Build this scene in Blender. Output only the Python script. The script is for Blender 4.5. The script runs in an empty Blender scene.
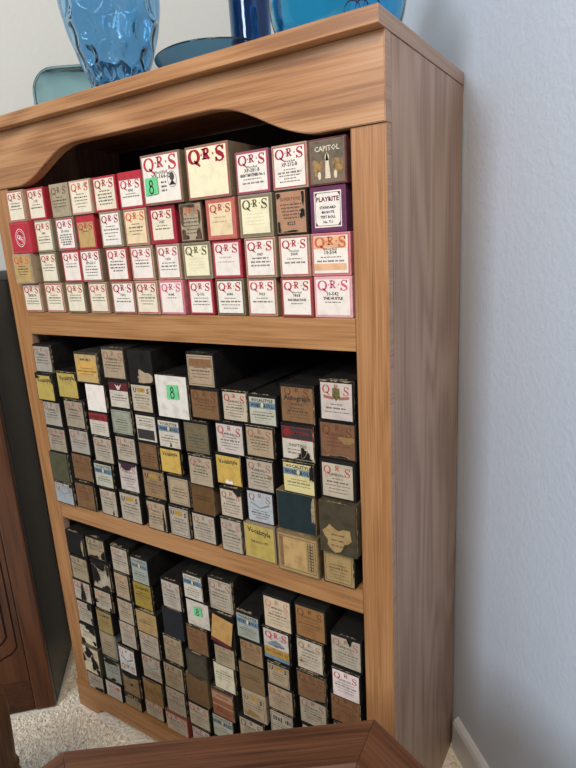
import bpy, bmesh, math, random
from mathutils import Vector, Matrix
SC = bpy.context.scene
COL = SC.collection
R = random.Random(11)

# ------------------------------------------------------------------ camera
CAM = Vector((0.26655, -0.65688, 1.03988))
YAW, PITCH, ROLL, FPX = 0.5720, -0.24282, -0.05878, 558.0
cd = bpy.data.cameras.new('camera'); cam = bpy.data.objects.new('camera', cd); COL.objects.link(cam)
_f = Vector((-math.sin(YAW)*math.cos(PITCH), math.cos(YAW)*math.cos(PITCH), math.sin(PITCH)))
_r = Vector((math.cos(YAW), math.sin(YAW), 0)); _u = _r.cross(_f)
_rr = math.cos(ROLL)*_r + math.sin(ROLL)*_u
_uu = -math.sin(ROLL)*_r + math.cos(ROLL)*_u
cam.matrix_world = Matrix(((_rr.x, _uu.x, -_f.x, CAM.x), (_rr.y, _uu.y, -_f.y, CAM.y), (_rr.z, _uu.z, -_f.z, CAM.z), (0, 0, 0, 1)))
cd.sensor_fit = 'VERTICAL'; cd.sensor_height = 24.0; cd.lens = 24.0*FPX/768.0
cd.clip_start = 0.02; cd.clip_end = 50
SC.camera = cam

# ------------------------------------------------------------------ world, lights, exposure
w = bpy.data.worlds.new('world'); SC.world = w; w.use_nodes = True
bg = w.node_tree.nodes['Background']; bg.inputs[0].default_value = (0.76, 0.86, 1.0, 1); bg.inputs[1].default_value = 0.34
def area(name, loc, target, sx, sy, power, col):
    ld = bpy.data.lights.new(name, 'AREA'); ld.shape = 'RECTANGLE'; ld.size = sx; ld.size_y = sy
    ld.energy = power; ld.color = col
    o = bpy.data.objects.new(name, ld); COL.objects.link(o); o.location = loc
    o.rotation_euler = (Vector(target)-Vector(loc)).to_track_quat('-Z', 'Y').to_euler()
    return o
area('window_daylight', (-0.55, -3.1, 2.30), (-0.1, 0.1, 0.8), 0.8, 1.0, 62, (0.80, 0.90, 1.0))
area('ceiling_lamp', (0.42, -1.45, 2.35), (-0.40, 0.1, 1.05), 0.45, 0.45, 25, (1.0, 0.85, 0.66))
SC.view_settings.view_transform = 'Standard'; SC.view_settings.look = 'None'
SC.view_settings.gamma = 1; SC.view_settings.use_curve_mapping = False
SC.view_settings.exposure = 0.0

# ------------------------------------------------------------------ helpers
def lin(c):
    return tuple((x/12.92 if x <= 0.04045 else ((x+0.055)/1.055)**2.4) for x in c)
def H(s):
    return lin(tuple(int(s[i:i+2], 16)/255 for i in (0, 2, 4)))
_M = {}
def base_mat(name, rough=0.6, spec=0.3):
    m = bpy.data.materials.new(name); m.use_nodes = True
    b = m.node_tree.nodes['Principled BSDF']; b.inputs['Roughness'].default_value = rough
    b.inputs['Specular IOR Level'].default_value = spec
    return m, m.node_tree, b
def nd(nt, t, **k):
    n = nt.nodes.new(t)
    for a, v in k.items(): setattr(n, a, v)
    return n
def ramp(nt, stops, src):
    r = nd(nt, 'ShaderNodeValToRGB'); cr = r.color_ramp
    while len(cr.elements) < len(stops): cr.elements.new(0.5)
    for e, (p, c) in zip(cr.elements, stops):
        e.position = p; e.color = (*c, 1)
    nt.links.new(src, r.inputs[0]); return r
def coords(nt, scale=(1, 1, 1), rot=(0, 0, 0), kind='Object', loc=(0, 0, 0)):
    tc = nd(nt, 'ShaderNodeTexCoord'); mp = nd(nt, 'ShaderNodeMapping')
    mp.inputs['Scale'].default_value = scale; mp.inputs['Rotation'].default_value = rot; mp.inputs['Location'].default_value = loc
    nt.links.new(tc.outputs[kind], mp.inputs[0]); return mp
def paper_mat(name, hexc, var=0.18, scale=90, rough=0.75, dirt=None, spec=0.2):
    """flat paper or card with faint mottling"""
    if name in _M: return _M[name]
    m, nt, b = base_mat(name, rough, spec); c = H(hexc)
    n = nd(nt, 'ShaderNodeTexNoise'); n.inputs['Scale'].default_value = scale; n.inputs['Detail'].default_value = 4
    mp = coords(nt); oi = nd(nt, 'ShaderNodeObjectInfo'); ad = nd(nt, 'ShaderNodeVectorMath', operation='ADD')
    sc = nd(nt, 'ShaderNodeVectorMath', operation='SCALE'); cx = nd(nt, 'ShaderNodeCombineXYZ')
    nt.links.new(oi.outputs['Random'], cx.inputs[0]); nt.links.new(oi.outputs['Random'], cx.inputs[2])
    nt.links.new(cx.outputs[0], sc.inputs[0]); sc.inputs['Scale'].default_value = 7.0
    nt.links.new(mp.outputs[0], ad.inputs[0]); nt.links.new(sc.outputs[0], ad.inputs[1]); nt.links.new(ad.outputs[0], n.inputs['Vector'])
    d = H(dirt) if dirt else tuple(x*(1-var*2.2) for x in c)
    r = ramp(nt, [(0.30, d), (0.52, c), (0.8, tuple(min(1, x*(1+var*.5)) for x in c))], n.outputs['Fac'])
    nt.links.new(r.outputs[0], b.inputs['Base Color'])
    _M[name] = m; return m
def wood_mat(name, c1, c2, c3, axis='x', gs=1.0, rough=0.38, spec=0.4, cath=False):
    """long grain along axis: wavy growth lines, fine pores and slow tone drift"""
    if name in _M: return _M[name]
    m, nt, b = base_mat(name, rough, spec)
    def noise(sc3, scale, detail, dist=0.0):
        mp = coords(nt, sc3); n = nd(nt, 'ShaderNodeTexNoise'); n.inputs['Scale'].default_value = scale
        n.inputs['Detail'].default_value = detail; n.inputs['Distortion'].default_value = dist
        nt.links.new(mp.outputs[0], n.inputs['Vector']); return n.outputs['Fac']
    A = lambda lo, hi: {'x': (lo, hi, hi), 'y': (hi, lo, hi), 'z': (hi, hi, lo)}[axis]
    def mth(op, a, k):
        n = nd(nt, 'ShaderNodeMath', operation=op); nt.links.new(a, n.inputs[0])
        if isinstance(k, (int, float)): n.inputs[1].default_value = k
        else: nt.links.new(k, n.inputs[1])
        return n.outputs[0]
    warp = noise(A(1.1*gs, (5.0 if cath else 9.0)*gs), 1.0, 2.0, 0.35)
    rings = mth('SINE', mth('MULTIPLY', warp, 62.0 if cath else 46.0), 0.0)
    fine = noise(A(6*gs, 330*gs), 1.0, 3.0)
    mid = noise(A(2.2*gs, 70*gs), 1.0, 4.0)
    v = mth('ADD', mth('MULTIPLY', rings, 0.10 if cath else 0.04), mth('ADD', mth('MULTIPLY', fine, 0.58), mth('MULTIPLY', mid, 0.42)))
    r = ramp(nt, [(0.33, tuple(x*.86 for x in H(c1))), (0.5, H(c2)), (0.67, H(c3))], v)
    nt.links.new(r.outputs[0], b.inputs['Base Color'])
    bp = nd(nt, 'ShaderNodeBump'); bp.inputs['Strength'].default_value = 0.04; bp.inputs['Distance'].default_value = 0.001
    nt.links.new(fine, bp.inputs['Height']); nt.links.new(bp.outputs[0], b.inputs['Normal'])
    _M[name] = m; return m
def glass_mat(name, col, rough=0.02, ior=1.45):
    m, nt, b = base_mat(name, rough, 0.5)
    b.inputs['Base Color'].default_value = (*col, 1); b.inputs['Transmission Weight'].default_value = 1.0; b.inputs['IOR'].default_value = ior
    n = nd(nt, 'ShaderNodeTexNoise'); n.inputs['Scale'].default_value = 22; bp = nd(nt, 'ShaderNodeBump'); bp.inputs['Strength'].default_value = 0.12; bp.inputs['Distance'].default_value = 0.01
    nt.links.new(coords(nt).outputs[0], n.inputs['Vector']); nt.links.new(n.outputs['Fac'], bp.inputs['Height']); nt.links.new(bp.outputs[0], b.inputs['Normal'])
    return m

def link_mesh(name, bm, mats, parent=None, loc=None, smooth=False):
    me = bpy.data.meshes.new(name); bm.normal_update(); bm.to_mesh(me); bm.free()
    for mt in (mats if isinstance(mats, (list, tuple)) else [mats]): me.materials.append(mt)
    if smooth:
        for p in me.polygons: p.use_smooth = True
    o = bpy.data.objects.new(name, me); COL.objects.link(o)
    if parent: o.parent = parent
    if loc is not None: o.location = loc
    return o
def box(bm, x0, x1, y0, y1, z0, z1, bev=0.0, seg=2, mi=0):
    vs = [bm.verts.new((x, y, z)) for x in (x0, x1) for y in (y0, y1) for z in (z0, z1)]
    q = [(0, 1, 3, 2), (4, 6, 7, 5), (0, 4, 5, 1), (2, 3, 7, 6), (0, 2, 6, 4), (1, 5, 7, 3)]
    fs = [bm.faces.new([vs[i] for i in f]) for f in q]
    for f in fs: f.material_index = mi
    if bev:
        es = list({e for f in fs for e in f.edges})
        bmesh.ops.bevel(bm, geom=es, offset=bev, segments=seg, affect='EDGES', profile=0.6)
    return fs
def prism(bm, pts, a0, a1, axis='y', mi=0):
    """extrude a closed 2-D outline (x,z for axis y; x,y for axis z)"""
    P = (lambda p, a: (p[0], a, p[1])) if axis == 'y' else (lambda p, a: (p[0], p[1], a))
    A = [bm.verts.new(P(p, a0)) for p in pts]; B = [bm.verts.new(P(p, a1)) for p in pts]
    n = len(pts); fs = [bm.faces.new(A), bm.faces.new(B[::-1])]
    for i in range(n): fs.append(bm.faces.new((A[i], B[i], B[(i+1) % n], A[(i+1) % n])))
    for f in fs: f.material_index = mi
    bmesh.ops.recalc_face_normals(bm, faces=fs)
    return fs
def lathe(bm, prof, n=48, c=(0, 0), disp=None, mi=0):
    rings = []
    for j, (r, z) in enumerate(prof):
        ring = []
        for i in range(n):
            a = 2*math.pi*i/n; rr = r + (disp(a, z, j) if disp else 0)
            ring.append(bm.verts.new((c[0]+rr*math.cos(a), c[1]+rr*math.sin(a), z)))
        rings.append(ring)
    for A, B in zip(rings, rings[1:]):
        for i in range(n):
            bm.faces.new((A[i], A[(i+1) % n], B[(i+1) % n], B[i])).material_index = mi
    return rings
def empty(name, loc, label, cat, group=None, rz=0):
    o = bpy.data.objects.new(name, None); COL.objects.link(o); o.location = loc; o.rotation_euler = (0, 0, rz)
    o.empty_display_size = 0.05
    o['label'] = label; o['category'] = cat
    if group: o['group'] = group
    return o
def structure(name, bm, m):
    o = link_mesh(name, bm, m); o['kind'] = 'structure'; return o

# ------------------------------------------------------------------ room shell
def wall_mat(name, hx):
    m, nt, b = base_mat(name, 0.55, 0.25)
    b.inputs['Base Color'].default_value = (*H(hx), 1)
    mp = coords(nt)
    n = nd(nt, 'ShaderNodeTexNoise'); n.inputs['Scale'].default_value = 120; n.inputs['Detail'].default_value = 3; n.inputs['Roughness'].default_value = 0.6
    n2 = nd(nt, 'ShaderNodeTexNoise'); n2.inputs['Scale'].default_value = 38; n2.inputs['Detail'].default_value = 3; n2.inputs['Distortion'].default_value = 1.5
    nt.links.new(mp.outputs[0], n.inputs['Vector']); nt.links.new(mp.outputs[0], n2.inputs['Vector'])
    ad = nd(nt, 'ShaderNodeMath', operation='ADD'); nt.links.new(n.outputs['Fac'], ad.inputs[0]); nt.links.new(n2.outputs['Fac'], ad.inputs[1])
    bp = nd(nt, 'ShaderNodeBump'); bp.inputs['Strength'].default_value = 0.32; bp.inputs['Distance'].default_value = 0.0022
    nt.links.new(ad.outputs[0], bp.inputs['Height']); nt.links.new(bp.outputs[0], b.inputs['Normal'])
    return m
WALL = wall_mat('pale_blue_wall', 'c9d2df'); WALL_L = wall_mat('warm_grey_wall', 'c8c7c1')  # right wall has a bluish base colour, left wall a warm grey one
WX = 0.81454
DR = Vector((math.cos(WX), -math.sin(WX), 0)); NR = Vector((-math.sin(WX), -math.cos(WX), 0))   # right wall direction / room-side normal
DL = NR.copy()                                   # left wall runs this way from the corner
CORNER = Vector((0.0035, 0.3195, 0)) - 0.5525*DR
def slab_between(bm, a, b, nrm, t, z0, z1):
    ps = [a, b, b-nrm*t, a-nrm*t]
    prism(bm, [(p.x, p.y) for p in ps], z0, z1, 'z')
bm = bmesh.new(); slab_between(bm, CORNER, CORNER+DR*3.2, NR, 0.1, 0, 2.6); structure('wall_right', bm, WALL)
NL = DR.copy()
bm = bmesh.new()
prism(bm, [(p.x, p.y) for p in (CORNER, CORNER+DL*3.2, CORNER+DL*3.2-NL*0.1, CORNER-NL*0.1)], 0, 2.6, 'z'); structure('wall_left', bm, WALL_L)
TRIM = paper_mat('trim_paint', 'd4d6da', 0.03, 20, 0.35, spec=0.4)
def baseboard(name, a, d, n, L):
    bm = bmesh.new()
    prof = [(0.0005, 0), (0.013, 0), (0.013, 0.066), (0.010, 0.074), (0.005, 0.079), (0.0005, 0.080)]
    A = [bm.verts.new(a+n*p+Vector((0, 0, z))) for p, z in prof]; B = [bm.verts.new(a+d*L+n*p+Vector((0, 0, z))) for p, z in prof]
    k = len(prof); bm.faces.new(A); bm.faces.new(B[::-1])
    for i in range(k): bm.faces.new((A[i], B[i], B[(i+1) % k], A[(i+1) % k]))
    bmesh.ops.recalc_face_normals(bm, faces=bm.faces[:]); structure(name, bm, TRIM)
baseboard('baseboard_right', CORNER+DR*0.57, DR, NR, 2.5)

def carpet_mat():
    m, nt, b = base_mat('carpet_fibre', 0.95, 0.05)
    mp = coords(nt); n = nd(nt, 'ShaderNodeTexNoise'); n.inputs['Scale'].default_value = 130; n.inputs['Detail'].default_value = 5
    nt.links.new(mp.outputs[0], n.inputs['Vector'])
    r = ramp(nt, [(0.3, H('ddd0bc')), (0.5, H('f4ebdb')), (0.72, H('fffaf0'))], n.outputs['Fac']); nt.links.new(r.outputs[0], b.inputs['Base Color'])
    bp = nd(nt, 'ShaderNodeBump'); bp.inputs['Strength'].default_value = 0.8; bp.inputs['Distance'].default_value = 0.006
    nt.links.new(n.outputs['Fac'], bp.inputs['Height']); nt.links.new(bp.outputs[0], b.inputs['Normal'])
    return m
CARPET = carpet_mat()
bm = bmesh.new(); box(bm, -2.6, 2.6, -2.6, 1.2, -0.05, 0.0); structure('floor', bm, CARPET)
# short pile tufts on the part of the carpet in sight
bm = bmesh.new(); rt = random.Random(5)
def tuft(x, y):
    h = rt.uniform(0.004, 0.007); a = rt.uniform(0, 6.28); s = rt.uniform(0.003, 0.005)
    lx, ly = rt.uniform(-.004, .004), rt.uniform(-.004, .004)
    v = [bm.verts.new((x+s*math.cos(a+k*2.094), y+s*math.sin(a+k*2.094), 0.0)) for k in range(3)]
    t = bm.verts.new((x+lx, y+ly, h))
    for k in range(3): bm.faces.new((v[k], v[(k+1) % 3], t))
def in_case(x, y): return -0.815 < x < 0.012 and y > -0.02
def in_leg(x, y): return (x+.486)**2+(y+.342)**2 < .03**2
def in_cab(x, y):
    p = Vector((x+0.842, y+0.042, 0)); return p.dot(Vector((0.686, -0.727, 0))) < 0.012 and p.dot(Vector((-0.727, -0.686, 0))) > -0.012
for _ in range(26000):
    x, y = rt.uniform(-1.02, -0.42), rt.uniform(-0.42, 0.14)
    if not in_case(x, y) and not in_cab(x, y) and not in_leg(x, y) and (Vector((x, y, 0))-CORNER).dot(NL) > 0.02: tuft(x, y)
for _ in range(4500):
    x, y = rt.uniform(0.015, 0.20), rt.uniform(-0.02, 0.32)
    if (Vector((x, y, 0))-CORNER).dot(NR) > 0.018: tuft(x, y)
o = link_mesh('carpet_pile', bm, CARPET)
o['kind'] = 'stuff'; o['label'] = 'short cream carpet pile around the bookcase foot'; o['category'] = 'carpet'

# ------------------------------------------------------------------ bookcase
WF = wood_mat('maple_front_grain', '9c6b44', 'b07e54', 'bf9066', 'x', 1.0, cath=True)
WR = wood_mat('maple_rail_grain', '97673c', 'aa784a', 'b9895b', 'x', 1.6)
WV = wood_mat('maple_upright_grain', '98683c', 'aa774a', 'b9885b', 'z', 1.5)
WS = wood_mat('maple_side_cool_lit', '9d7c66', 'ab8a74', 'b79781', 'z', 1.0, cath=True)  # front laminate greyed, the side's cooler light put into its colour
WE = wood_mat('maple_end_cool_lit', '9d7c66', 'ab8a74', 'b79781', 'y', 1.0)  # same greyed tone for end faces, cooler light painted in
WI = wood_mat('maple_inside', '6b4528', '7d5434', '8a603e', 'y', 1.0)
W_, D_, H_, T_, S_ = 0.80, 0.3184, 1.2875, 0.0190, 0.0465
case = empty('bookcase', (-0.4, 0.16, 0), 'tall maple-finish wooden bookcase holding three shelves of piano roll boxes', 'bookcase')
case_off = Vector((0.4, -0.16, 0))
def cpart(name, bm, m):
    o = link_mesh(name, bm, list(m)+[WE], case, case_off)
    if name in ('top_panel', 'fascia', 'stile'):          # end faces take the side's painted-in cooler light
        for p in o.data.polygons:
            if abs(p.normal.x) > .9: p.material_index = 1
    return o
bm = bmesh.new(); box(bm, -W_-0.001, 0.001, -0.0216, D_, H_-T_, H_, 0.0012); cpart('top_panel', bm, [WF])
for x0, x1 in ((-W_, -W_+0.017), (-0.017, 0)):
    bm = bmesh.new(); box(bm, x0, x1, 0.0162, D_, 0, H_-T_-0.0004, 0.0006, 1); cpart('side_panel', bm, [WS])
for x0, x1 in ((-W_, -W_+S_), (-S_, 0)):
    bm = bmesh.new(); box(bm, x0, x1, 0.0, 0.0150, 0.0727, 1.1722, 0.0012); cpart('stile', bm, [WV])
# fascia with the scooped lower edge
def smooth_curve(pts, n=8):
    out = []
    for i in range(len(pts)-1):
        p0 = pts[max(0, i-1)]; p1 = pts[i]; p2 = pts[i+1]; p3 = pts[min(len(pts)-1, i+2)]
        for k in range(n):
            t = k/n
            out.append(tuple(0.5*(2*p1[d]+(p2[d]-p0[d])*t+(2*p0[d]-5*p1[d]+4*p2[d]-p3[d])*t*t+(-p0[d]+3*p1[d]-3*p2[d]+p3[d])*t**3) for d in (0, 1)))
    return out+[pts[-1]]
half = [(-0.076, 1.1725), (-0.095, 1.1728), (-0.118, 1.1775), (-0.146, 1.1875), (-0.183, 1.2055), (-0.215, 1.2185), (-0.245, 1.2245), (-0.275, 1.2255)]
cut = [(0, 1.1725)] + smooth_curve(half, 5)
cut = cut + [(-W_-x, z) for x, z in reversed(cut)]
bm = bmesh.new(); prism(bm, cut+[(-W_, H_-T_-0.0004), (0, H_-T_-0.0004)], -0.0035, 0.0150)
es = [e for e in bm.edges if abs(e.verts[0].co.y+0.0035) < 1e-5 and abs(e.verts[1].co.y+0.0035) < 1e-5]
bmesh.ops.bevel(bm, geom=es, offset=0.001, segments=2, affect='EDGES'); cpart('fascia', bm, [WF])
for z0, z1 in ((0.8992, 0.9431), (0.5022, 0.5411)):
    bm = bmesh.new(); box(bm, -W_+S_+0.0005, -S_-0.0005, 0.0003, 0.0150, z0, z1, 0.0008); r_ = cpart('shelf_rail', bm, [WR])
    bm = bmesh.new(); box(bm, -W_+0.0174, -0.0174, 0.0154, 0.309, z1-0.019, z1, 0.0005, 1); cpart('shelf_board', bm, [WI])
bm = bmesh.new(); box(bm, -W_+0.0174, -0.0174, 0.0154, 0.309, 0.052, 0.0722, 0.0005, 1); cpart('bottom_board', bm, [WI])
pl = [(0, 0), (-0.061, 0)] + smooth_curve([(-0.061, 0.0), (-0.070, 0.009), (-0.085, 0.018), (-0.105, 0.0215), (-0.13, 0.022)], 5)[1:]
pl = pl + [(-W_-x, z) for x, z in reversed(pl)]
bm = bmesh.new(); prism(bm, pl+[(-W_, 0.0722), (0, 0.0722)], -0.0050, 0.0150)
es = [e for e in bm.edges if abs(e.verts[0].co.y+0.005) < 1e-5 and abs(e.verts[1].co.y+0.005) < 1e-5]
bmesh.ops.bevel(bm, geom=es, offset=0.001, segments=2, affect='EDGES'); cpart('plinth', bm, [WR])
bm = bmesh.new(); box(bm, -W_+0.0174, -0.0174, 0.3095, 0.3150, 0.03, H_-T_-0.001); cpart('back_panel', bm, [wood_mat('dark_back_board', '2b2019', '35281f', '3d2f25', 'z', 1.0, rough=0.8)])

def hash_id(k):
    h = 7
    for ch in k: h = (h*131+ord(ch)) % 1000003
    return h
STACKPOS = {'2a1': (0, 0), '2a2': (0, 1), '2a3': (0, 2), '2a4': (0, 3), '2a5': (0, 4), '2a6': (0, 5), '2b2': (1, 0), '2b3': (1, 1), '2b4': (1, 2), '2b5': (1, 3), '2b6': (1, 4), '2b1': (2, 0), '2c2': (2, 1), '2c3': (2, 2), '2c4': (2, 3), '2c5': (2, 4), '2c6': (2, 5), '2c1': (3, 0), '2d2': (3, 1), '2d3': (3, 2), '2d4': (3, 3), '2d5': (3, 4), '2d6': (3, 5), '2d1': (4, 0), '2e2': (4, 1), '2e3': (4, 2), '2e4': (4, 3), '2e5': (4, 4), '2e6': (4, 5), '2f2': (5, 0), '2f3': (5, 1), '2f4': (5, 2), '2f5': (5, 3), '2f6': (5, 4), '2f1': (6, 0), '2g2': (6, 1), '2g3': (6, 2), '2g4': (6, 3), '2g5': (6, 4), '2g6': (6, 5), '2h2': (7, 0), '2h3': (7, 1), '2h4': (7, 2), '2h5': (7, 3), '2h6': (7, 4), '2i2': (8, 0), '2i3': (8, 1), '2i4': (8, 2), '2i5': (8, 3), '2i6': (8, 4), '2j2': (9, 0), '2j3': (9, 1), '2j4': (9, 2), '2j5': (9, 3), '2j6': (9, 4), '2k2': (10, 0), '2k3': (10, 1), '2k4': (10, 2), '2k5': (10, 3), '2k6': (10, 4), '3a1': (0, 0), '3a2': (0, 1), '3a3': (0, 2), '3a4': (0, 3), '3a5': (0, 4), '3a6': (0, 5), '3a7': (0, 6), '3b1': (1, 0), '3b2': (1, 1), '3b3': (1, 2), '3b4': (1, 3), '3b5': (1, 4), '3b6': (1, 5), '3b7': (1, 6), '3c1': (2, 0), '3c2': (2, 1), '3c3': (2, 2), '3c4': (2, 3), '3c5': (2, 4), '3c6': (2, 5), '3c7': (2, 6), '3d1': (3, 0), '3d2': (3, 1), '3d3': (3, 2), '3d4': (3, 3), '3d5': (3, 4), '3d6': (3, 5), '3d7': (3, 6), '3e1': (4, 0), '3e2': (4, 1), '3e3': (4, 2), '3e4': (4, 3), '3e5': (4, 4), '3e6': (4, 5), '3f1': (5, 0), '3f2': (5, 1), '3f3': (5, 2), '3f4': (5, 3), '3f5': (5, 4), '3f6': (5, 5), '3f7': (5, 6), '3g1': (6, 0), '3g2': (6, 1), '3g3': (6, 2), '3g4': (6, 3), '3g5': (6, 4), '3g6': (6, 5), '3h1': (7, 0), '3h2': (7, 1), '3h3': (7, 2), '3h4': (7, 3), '3h5': (7, 4), '3i1': (8, 0), '3i2': (8, 1), '3i3': (8, 2), '3i4': (8, 3), '3i5': (8, 4), '3j1': (9, 0), '3j2': (9, 1), '3j3': (9, 2), '3j4': (9, 3), '3k1': (10, 0), '3k2': (10, 1), '3k3': (10, 2)}
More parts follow.
